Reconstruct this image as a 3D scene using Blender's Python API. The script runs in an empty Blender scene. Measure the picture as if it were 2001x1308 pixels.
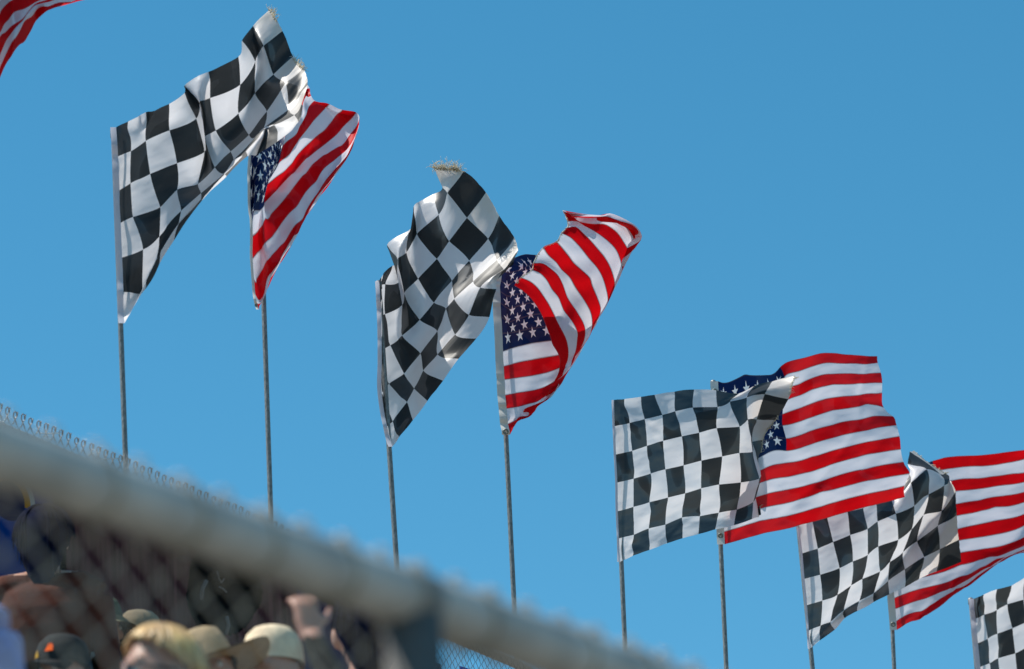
import bpy, bmesh, math, random
import numpy as np
from mathutils import Vector, Matrix

random.seed(7)
R = math.radians
scene = bpy.context.scene
col = scene.collection

# ------------------------------------------------------------------ camera, sky, sun, exposure
CAM_P, CAM_R, FPX = R(21.0), R(3.2), 8000.0
CAM = Vector((0, 0, 1.6))
FW = Vector((0, math.cos(CAM_P), math.sin(CAM_P)))
_U0 = Vector((0, -math.sin(CAM_P), math.cos(CAM_P)))
RT = math.cos(CAM_R) * Vector((1, 0, 0)) - math.sin(CAM_R) * _U0
UP = math.cos(CAM_R) * _U0 + math.sin(CAM_R) * Vector((1, 0, 0))
cam_data = bpy.data.cameras.new("camera")
cam = bpy.data.objects.new("camera", cam_data)
col.objects.link(cam)
cam.matrix_world = Matrix(((RT.x, UP.x, -FW.x, CAM.x), (RT.y, UP.y, -FW.y, CAM.y), (RT.z, UP.z, -FW.z, CAM.z), (0, 0, 0, 1)))
cam_data.sensor_width = 36.0
cam_data.lens = FPX / 2001.0 * 36.0
cam_data.clip_start = 0.1
cam_data.clip_end = 3000.0
cam_data.dof.use_dof = True
cam_data.dof.focus_distance = 20.8
cam_data.dof.aperture_fstop = 4.3
scene.camera = cam

SUN_EL, SUN_AZ = R(58.0), R(-90.0)          # azimuth from +Y towards +X
sun_dir = Vector((math.sin(SUN_AZ) * math.cos(SUN_EL), math.cos(SUN_AZ) * math.cos(SUN_EL), math.sin(SUN_EL)))
world = bpy.data.worlds.new("World")
scene.world = world
world.use_nodes = True
wn = world.node_tree
sky = wn.nodes.new("ShaderNodeTexSky")
sky.sky_type = 'NISHITA'
sky.sun_disc = False
sky.sun_elevation = SUN_EL
sky.sun_rotation = SUN_AZ
sky.altitude = 1200.0
sky.air_density = 1.0
sky.dust_density = 0.3
sky.ozone_density = 3.0
hs = wn.nodes.new("ShaderNodeHueSaturation")
hs.inputs['Saturation'].default_value = 1.28
hs.inputs['Hue'].default_value = 0.476
wn.links.new(sky.outputs[0], hs.inputs['Color'])
wn.links.new(hs.outputs[0], wn.nodes['Background'].inputs['Color'])
wn.nodes['Background'].inputs['Strength'].default_value = 0.1325
sl = bpy.data.lights.new("sun", 'SUN')
sl.energy = 5.0
sl.angle = R(0.53)
sl.color = (1.0, 0.945, 0.86)
sun = bpy.data.objects.new("sun", sl)
col.objects.link(sun)
sun.rotation_euler = sun_dir.to_track_quat('Z', 'Y').to_euler()
sun.location = (-10, 5, 30)
scene.view_settings.view_transform = 'Standard'
scene.view_settings.look = 'None'
scene.view_settings.gamma = 1.0
scene.view_settings.exposure = 0.22
scene.cycles.max_bounces = 6
scene.cycles.transparent_max_bounces = 6
scene.cycles.use_denoising = True


def at(px, py, d):
    """a place in the scene from where it appears in the 2001 x 1308 photo and its distance along the view"""
    return CAM + RT * ((px - 1000.5) / FPX * d) + UP * ((654.0 - py) / FPX * d) + FW * d


# ------------------------------------------------------------------ helpers
def tag(o, label=None, cat=None, group=None, kind=None):
    if label: o['label'] = label
    if cat: o['category'] = cat
    if group: o['group'] = group
    if kind: o['kind'] = kind
    return o


def empty(name, loc, label=None, cat=None, group=None):
    o = bpy.data.objects.new(name, None)
    o.empty_display_size = 0.1
    col.objects.link(o)
    o.location = loc
    return tag(o, label, cat, group)


def link(name, me, mat=None, parent=None, smooth=True):
    o = bpy.data.objects.new(name, me)
    col.objects.link(o)
    if mat is not None:
        for m in (mat if isinstance(mat, (list, tuple)) else [mat]):
            me.materials.append(m)
    if parent is not None:
        o.parent = parent
        o.matrix_parent_inverse = Matrix.Translation(-parent.location)
    if smooth:
        me.polygons.foreach_set('use_smooth', [True] * len(me.polygons))
    return o


class MB:
    """collects shapes of one part as plain vertex and face lists (world coordinates)"""
    def __init__(self):
        self.v, self.f, self.mi = [], [], []

    def face(self, *idx, m=0):
        self.f.append(tuple(idx)); self.mi.append(m)

    def tube(self, pts, rad, n=6, cap=True, m=0):
        pts = [Vector(p) for p in pts]
        rr = rad if isinstance(rad, (list, tuple)) else [rad] * len(pts)
        prev = None
        base = len(self.v)
        k = len(pts)
        for i, p in enumerate(pts):
            t = (pts[min(i + 1, k - 1)] - pts[max(i - 1, 0)])
            if t.length < 1e-9: t = Vector((0, 0, 1))
            t.normalize()
            if prev is None:
                a = t.orthogonal().normalized()
            else:
                a = prev - t * prev.dot(t)
                a = a.normalized() if a.length > 1e-6 else t.orthogonal().normalized()
            prev = a
            b = t.cross(a)
            for j in range(n):
                an = 2 * math.pi * j / n
                self.v.append(p + (a * math.cos(an) + b * math.sin(an)) * rr[i])
        for i in range(k - 1):
            for j in range(n):
                self.face(base + i * n + j, base + i * n + (j + 1) % n, base + (i + 1) * n + (j + 1) % n, base + (i + 1) * n + j, m=m)
        if cap:
            self.face(*[base + j for j in range(n)][::-1], m=m)
            self.face(*[base + (k - 1) * n + j for j in range(n)], m=m)

    def box(self, c, ax, ay, az, m=0):
        c, ax, ay, az = Vector(c), Vector(ax), Vector(ay), Vector(az)
        b = len(self.v)
        for sx in (-1, 1):
            for sy in (-1, 1):
                for sz in (-1, 1):
                    self.v.append(c + ax * sx + ay * sy + az * sz)
        for q in ((0, 1, 3, 2), (4, 6, 7, 5), (0, 4, 5, 1), (2, 3, 7, 6), (0, 2, 6, 4), (1, 5, 7, 3)):
            self.face(*[b + i for i in q], m=m)

    def grid(self, P, m=0, skip=None):
        """P: list of rows of points"""
        b = len(self.v); nv, nu = len(P), len(P[0])
        for row in P:
            self.v.extend(Vector(p) for p in row)
        for j in range(nv - 1):
            for i in range(nu - 1):
                if skip and skip(i, j): continue
                self.face(b + j * nu + i, b + j * nu + i + 1, b + (j + 1) * nu + i + 1, b + (j + 1) * nu + i, m=m)

    def lathe(self, prof, M, n=24, m=0):
        """prof: list of (radius, height); M: matrix"""
        b = len(self.v)
        for (rr, h) in prof:
            for j in range(n):
                an = 2 * math.pi * j / n
                self.v.append(M @ Vector((rr * math.cos(an), rr * math.sin(an), h)))
        for i in range(len(prof) - 1):
            for j in range(n):
                self.face(b + i * n + j, b + i * n + (j + 1) % n, b + (i + 1) * n + (j + 1) % n, b + (i + 1) * n + j, m=m)

    def build(self, name, mat, parent=None, smooth=True, origin=None):
        me = bpy.data.meshes.new(name)
        o0 = Vector(origin) if origin is not None else (parent.location.copy() if parent is not None else (sum(self.v, Vector()) / max(1, len(self.v))))
        me.from_pydata([tuple(v - o0) for v in self.v], [], self.f)
        me.polygons.foreach_set('material_index', self.mi)
        me.update()
        o = bpy.data.objects.new(name, me)
        col.objects.link(o)
        for mm in (mat if isinstance(mat, (list, tuple)) else [mat]): me.materials.append(mm)
        if smooth: me.polygons.foreach_set('use_smooth', [True] * len(me.polygons))
        if parent is not None:
            o.parent = parent
            o.location = o0 - parent.location
        else:
            o.location = o0
        return o


# ------------------------------------------------------------------ materials
def nodes_of(name):
    m = bpy.data.materials.new(name)
    m.use_nodes = True
    nt = m.node_tree
    nt.nodes.clear()
    out = nt.nodes.new('ShaderNodeOutputMaterial')
    return m, nt, out


def nd(nt, typ, **kw):
    n = nt.nodes.new(typ)
    for k, v in kw.items(): setattr(n, k, v)
    return n


def math_n(nt, op, a, b=None, c=None):
    n = nt.nodes.new('ShaderNodeMath'); n.operation = op
    for i, x in enumerate((a, b, c)):
        if x is None: continue
        if isinstance(x, (int, float)): n.inputs[i].default_value = x
        else: nt.links.new(x, n.inputs[i])
    return n.outputs[0]


def mixc(nt, fac, a, b, blend='MIX'):
    n = nt.nodes.new('ShaderNodeMix'); n.data_type = 'RGBA'; n.blend_type = blend
    for s, x in ((0, fac), (6, a), (7, b)):
        if isinstance(x, (int, float)): n.inputs[s].default_value = x
        elif isinstance(x, tuple): n.inputs[s].default_value = (*x, 1) if len(x) == 3 else x
        else: nt.links.new(x, n.inputs[s])
    return n.outputs[2]


def noise(nt, scale, detail=3, rough=.5, vec=None, coord='Object', stretch=None):
    t = nd(nt, 'ShaderNodeTexNoise')
    t.inputs['Scale'].default_value = scale; t.inputs['Detail'].default_value = detail; t.inputs['Roughness'].default_value = rough
    if vec is None:
        tc = nd(nt, 'ShaderNodeTexCoord'); vec = tc.outputs[coord]
    if stretch:
        mp = nd(nt, 'ShaderNodeMapping'); mp.inputs['Scale'].default_value = stretch
        nt.links.new(vec, mp.inputs['Vector']); vec = mp.outputs[0]
    nt.links.new(vec, t.inputs['Vector'])
    return t.outputs['Fac']


def ramp(nt, fac, *stops):
    r_ = nd(nt, 'ShaderNodeValToRGB')
    e = r_.color_ramp.elements
    while len(e) > 1: e.remove(e[-1])
    e[0].position, e[0].color = stops[0][0], (*stops[0][1], 1)
    for p_, c_ in stops[1:]:
        q = e.new(p_); q.color = (*c_, 1)
    nt.links.new(fac, r_.inputs[0])
    return r_.outputs[0]


def pbr(name, color, rough=.6, metal=0.0, var=.25, scale=30, bump=0.0, bscale=60, coord='Object', stretch=None, spec=.4):
    m, nt, out = nodes_of(name)
    b = nd(nt, 'ShaderNodeBsdfPrincipled')
    nf = noise(nt, scale, 5, .6, coord=coord, stretch=stretch)
    c1 = tuple(max(0, c * (1 - var)) for c in color); c2 = tuple(min(1, c * (1 + var)) for c in color)
    nt.links.new(ramp(nt, nf, (.3, c1), (.7, c2)), b.inputs['Base Color'])
    b.inputs['Roughness'].default_value = rough; b.inputs['Metallic'].default_value = metal
    b.inputs['Specular IOR Level'].default_value = spec
    if bump:
        bp = nd(nt, 'ShaderNodeBump'); bp.inputs['Strength'].default_value = bump; bp.inputs['Distance'].default_value = .01
        nt.links.new(noise(nt, bscale, 4, .6, coord=coord, stretch=stretch), bp.inputs['Height'])
        nt.links.new(bp.outputs[0], b.inputs['Normal'])
    nt.links.new(b.outputs[0], out.inputs[0])
    return m


def cloth_shader(nt, out, color, thin, gloss=.06, wrinkle=.35, rough=.45):
    """woven nylon: light passes through it, so it is part diffuse, part translucent"""
    tc = nd(nt, 'ShaderNodeTexCoord')
    mp = nd(nt, 'ShaderNodeMapping'); mp.inputs['Scale'].default_value = (5.0, 9.0, 1); mp.inputs['Rotation'].default_value = (0, 0, .45)
    nt.links.new(tc.outputs['UV'], mp.inputs['Vector'])
    n1 = noise(nt, 1.25, 1.6, .45, vec=mp.outputs[0])
    bp = nd(nt, 'ShaderNodeBump'); bp.inputs['Strength'].default_value = wrinkle; bp.inputs['Distance'].default_value = .03
    nt.links.new(n1, bp.inputs['Height'])
    df = nd(nt, 'ShaderNodeBsdfDiffuse'); tr = nd(nt, 'ShaderNodeBsdfTranslucent'); gl = nd(nt, 'ShaderNodeBsdfGlossy')
    gl.inputs['Roughness'].default_value = rough
    for s in (df, tr, gl): nt.links.new(bp.outputs[0], s.inputs['Normal'])
    nt.links.new(color, df.inputs['Color']); nt.links.new(color, tr.inputs['Color'])
    mx = nd(nt, 'ShaderNodeMixShader')
    if isinstance(thin, float): mx.inputs[0].default_value = thin
    else: nt.links.new(thin, mx.inputs[0])
    nt.links.new(df.outputs[0], mx.inputs[1]); nt.links.new(tr.outputs[0], mx.inputs[2])
    fr = nd(nt, 'ShaderNodeFresnel'); fr.inputs['IOR'].default_value = 1.35
    m2 = nd(nt, 'ShaderNodeMixShader')
    nt.links.new(math_n(nt, 'MULTIPLY_ADD', fr.outputs[0], gloss * .9, gloss * .10), m2.inputs[0])
    nt.links.new(mx.outputs[0], m2.inputs[1]); nt.links.new(gl.outputs[0], m2.inputs[2])
    nt.links.new(m2.outputs[0], out.inputs[0])


def uv_axes(nt):
    uv = nd(nt, 'ShaderNodeUVMap'); uv.uv_map = 'UVMap'
    s = nd(nt, 'ShaderNodeSeparateXYZ'); nt.links.new(uv.outputs[0], s.inputs[0])
    return uv.outputs[0], s.outputs[0], s.outputs[1]


def checker_material():
    m, nt, out = nodes_of('checkered_nylon')
    uv, u, v = uv_axes(nt)
    a = math_n(nt, 'FLOOR', math_n(nt, 'MULTIPLY', u, 10.0)); b = math_n(nt, 'FLOOR', math_n(nt, 'MULTIPLY', v, 6.0))
    odd = math_n(nt, 'MODULO', math_n(nt, 'ADD', a, b), 2.0)
    # the white print has weathered to cream towards the torn fly end and along the hems
    fly = math_n(nt, 'SMOOTH_MAX', math_n(nt, 'MULTIPLY_ADD', u, 5.0, -4.1), 0.0, .2)
    grime = math_n(nt, 'MULTIPLY', math_n(nt, 'ADD', fly, .12), noise(nt, 6, 4, .6, vec=uv))
    white = mixc(nt, math_n(nt, 'MINIMUM', grime, 1.0), (.77, .745, .765), (.63, .52, .37))
    black = mixc(nt, noise(nt, 9, 3, .5, vec=uv), (.024, .027, .031), (.040, .043, .044))
    c = mixc(nt, odd, black, white)
    thin = math_n(nt, 'MULTIPLY_ADD', odd, CHK_THIN_W - .30, .30)
    cloth_shader(nt, out, c, thin, gloss=.09, wrinkle=.40)
    return m


def star_mask(nt, u, v):
    """one set of stars: u, v in cells, star centre in the middle of every cell"""
    x = math_n(nt, 'SUBTRACT', math_n(nt, 'FRACT', u), .5)
    y = math_n(nt, 'SUBTRACT', math_n(nt, 'FRACT', v), .5)
    # cell is 2 grid steps: width 2*.0633, height 2*.0538 of the hoist (in hoist units)
    x = math_n(nt, 'MULTIPLY', x, .1111); y = math_n(nt, 'MULTIPLY', y, -.1077)
    r_ = math_n(nt, 'SQRT', math_n(nt, 'ADD', math_n(nt, 'MULTIPLY', x, x), math_n(nt, 'MULTIPLY', y, y)))
    th = math_n(nt, 'ARCTAN2', x, y)
    k = 2 * math.pi / 5
    # folded angle, 0 at a tip and pi/5 at a notch
    a = math_n(nt, 'ABSOLUTE', math_n(nt, 'SUBTRACT', math_n(nt, 'MODULO', math_n(nt, 'ADD', th, 10 * k + k / 2), k), k / 2))
    px = math_n(nt, 'MULTIPLY', r_, math_n(nt, 'COSINE', a)); py = math_n(nt, 'MULTIPLY', r_, math_n(nt, 'SINE', a))
    Ro = .0335; Ri = Ro * .382
    tx, ty = Ri * math.cos(math.pi / 5), Ri * math.sin(math.pi / 5)
    # inside when below the edge from the tip (Ro,0) to the notch (tx,ty)
    cr = math_n(nt, 'SUBTRACT', math_n(nt, 'MULTIPLY', math_n(nt, 'SUBTRACT', px, Ro), ty), math_n(nt, 'MULTIPLY', py, tx - Ro))
    return math_n(nt, 'LESS_THAN', cr, 0.0)


def stars_stripes_material():
    m, nt, out = nodes_of('stars_and_stripes_nylon')
    uv, u, v = uv_axes(nt)
    st = math_n(nt, 'MULTIPLY', v, 13.0)
    odd = math_n(nt, 'MODULO', math_n(nt, 'FLOOR', st), 2.0)
    red = mixc(nt, noise(nt, 7, 3, .5, vec=uv), (.60, .002, .005), (.70, .004, .009))
    stripes = mixc(nt, odd, red, (.76, .74, .80))
    incan = math_n(nt, 'MULTIPLY', math_n(nt, 'LESS_THAN', u, .4), math_n(nt, 'LESS_THAN', v, 7 / 13))
    gu = math_n(nt, 'DIVIDE', u, .4 / 12); gv = math_n(nt, 'DIVIDE', v, 7 / 13 / 10)
    # odd columns on odd rows, even columns on even rows: cells of two steps
    s1 = star_mask(nt, math_n(nt, 'DIVIDE', gu, 2.0), math_n(nt, 'DIVIDE', gv, 2.0))
    s2 = star_mask(nt, math_n(nt, 'DIVIDE', math_n(nt, 'SUBTRACT', gu, 1.0), 2.0), math_n(nt, 'DIVIDE', math_n(nt, 'SUBTRACT', gv, 1.0), 2.0))
    def between(x, a_, b_): return math_n(nt, 'MULTIPLY', math_n(nt, 'GREATER_THAN', x, a_), math_n(nt, 'LESS_THAN', x, b_))
    s1 = math_n(nt, 'MULTIPLY', s1, math_n(nt, 'MULTIPLY', between(gu, 0, 12), between(gv, 0, 10)))
    s2 = math_n(nt, 'MULTIPLY', s2, math_n(nt, 'MULTIPLY', between(gu, 1, 11), between(gv, 1, 9)))
    star = math_n(nt, 'MAXIMUM', s1, s2)
    blue = mixc(nt, noise(nt, 8, 3, .5, vec=uv), (.003, .012, .062), (.005, .020, .090))
    canton = mixc(nt, star, blue, (.82, .82, .84))
    c = mixc(nt, incan, stripes, canton)
    # the stripes are sewn: two layers overlap along every seam and let less light through
    fr_ = math_n(nt, 'ABSOLUTE', math_n(nt, 'SUBTRACT', math_n(nt, 'FRACT', math_n(nt, 'ADD', st, .5)), .5))
    seam = math_n(nt, 'LESS_THAN', fr_, .055)
    thin = math_n(nt, 'MULTIPLY_ADD', seam, -.30, US_THIN)
    thin = math_n(nt, 'MULTIPLY', thin, math_n(nt, 'MULTIPLY_ADD', incan, -.5, 1.0))
    c = mixc(nt, math_n(nt, 'MULTIPLY', seam, .18), c, (.30, .22, .22))
    cloth_shader(nt, out, c, thin, gloss=.022, wrinkle=.40)
    return m


CHK_THIN_W = .47
US_THIN = .40
M = {}
M['checker'] = checker_material()
M['stars'] = stars_stripes_material()


def plain_cloth(name, c1, c2, thin, gloss=.03, wrinkle=.3, sc=12):
    m, nt, out = nodes_of(name)
    cloth_shader(nt, out, mixc(nt, noise(nt, sc, 4, .6), c1, c2), thin, gloss=gloss, wrinkle=wrinkle, rough=.6)
    return m


M['heading'] = plain_cloth('canvas_heading', (.62, .60, .56), (.76, .75, .72), .15)
M['sleeve'] = plain_cloth('white_sleeve', (.60, .60, .66), (.72, .72, .78), .30)
M['thread'] = plain_cloth('frayed_thread', (.70, .62, .47), (.84, .78, .64), .35)
M['brass'] = pbr('tarnished_grommet', (.20, .22, .20), .45, .9, .2)
M['galv'] = pbr('galvanised_steel', (.20, .20, .19), .46, .40, .48, scale=110, bump=.25, bscale=150, stretch=(1, 1, .4))
M['rail'] = pbr('weathered_galvanised_rail', (.45, .435, .40), .62, .0, .32, scale=11, bump=.1, bscale=120)
M['post'] = pbr('dull_steel_post', (.13, .127, .12), .8, .1, .25, scale=18)
M['collar'] = pbr('rail_collar', (.22, .215, .20), .7, .1, .25, scale=18)
M['wire'] = pbr('galvanised_wire', (.16, .145, .135), .32, .5, .25, scale=80)
M['wire_fore'] = pbr('dull_wire', (.34, .29, .21), .22, .0, .2, scale=60, spec=.9)
M['tie'] = pbr('aluminium_tie', (.75, .75, .73), .3, .9, .1)


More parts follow.
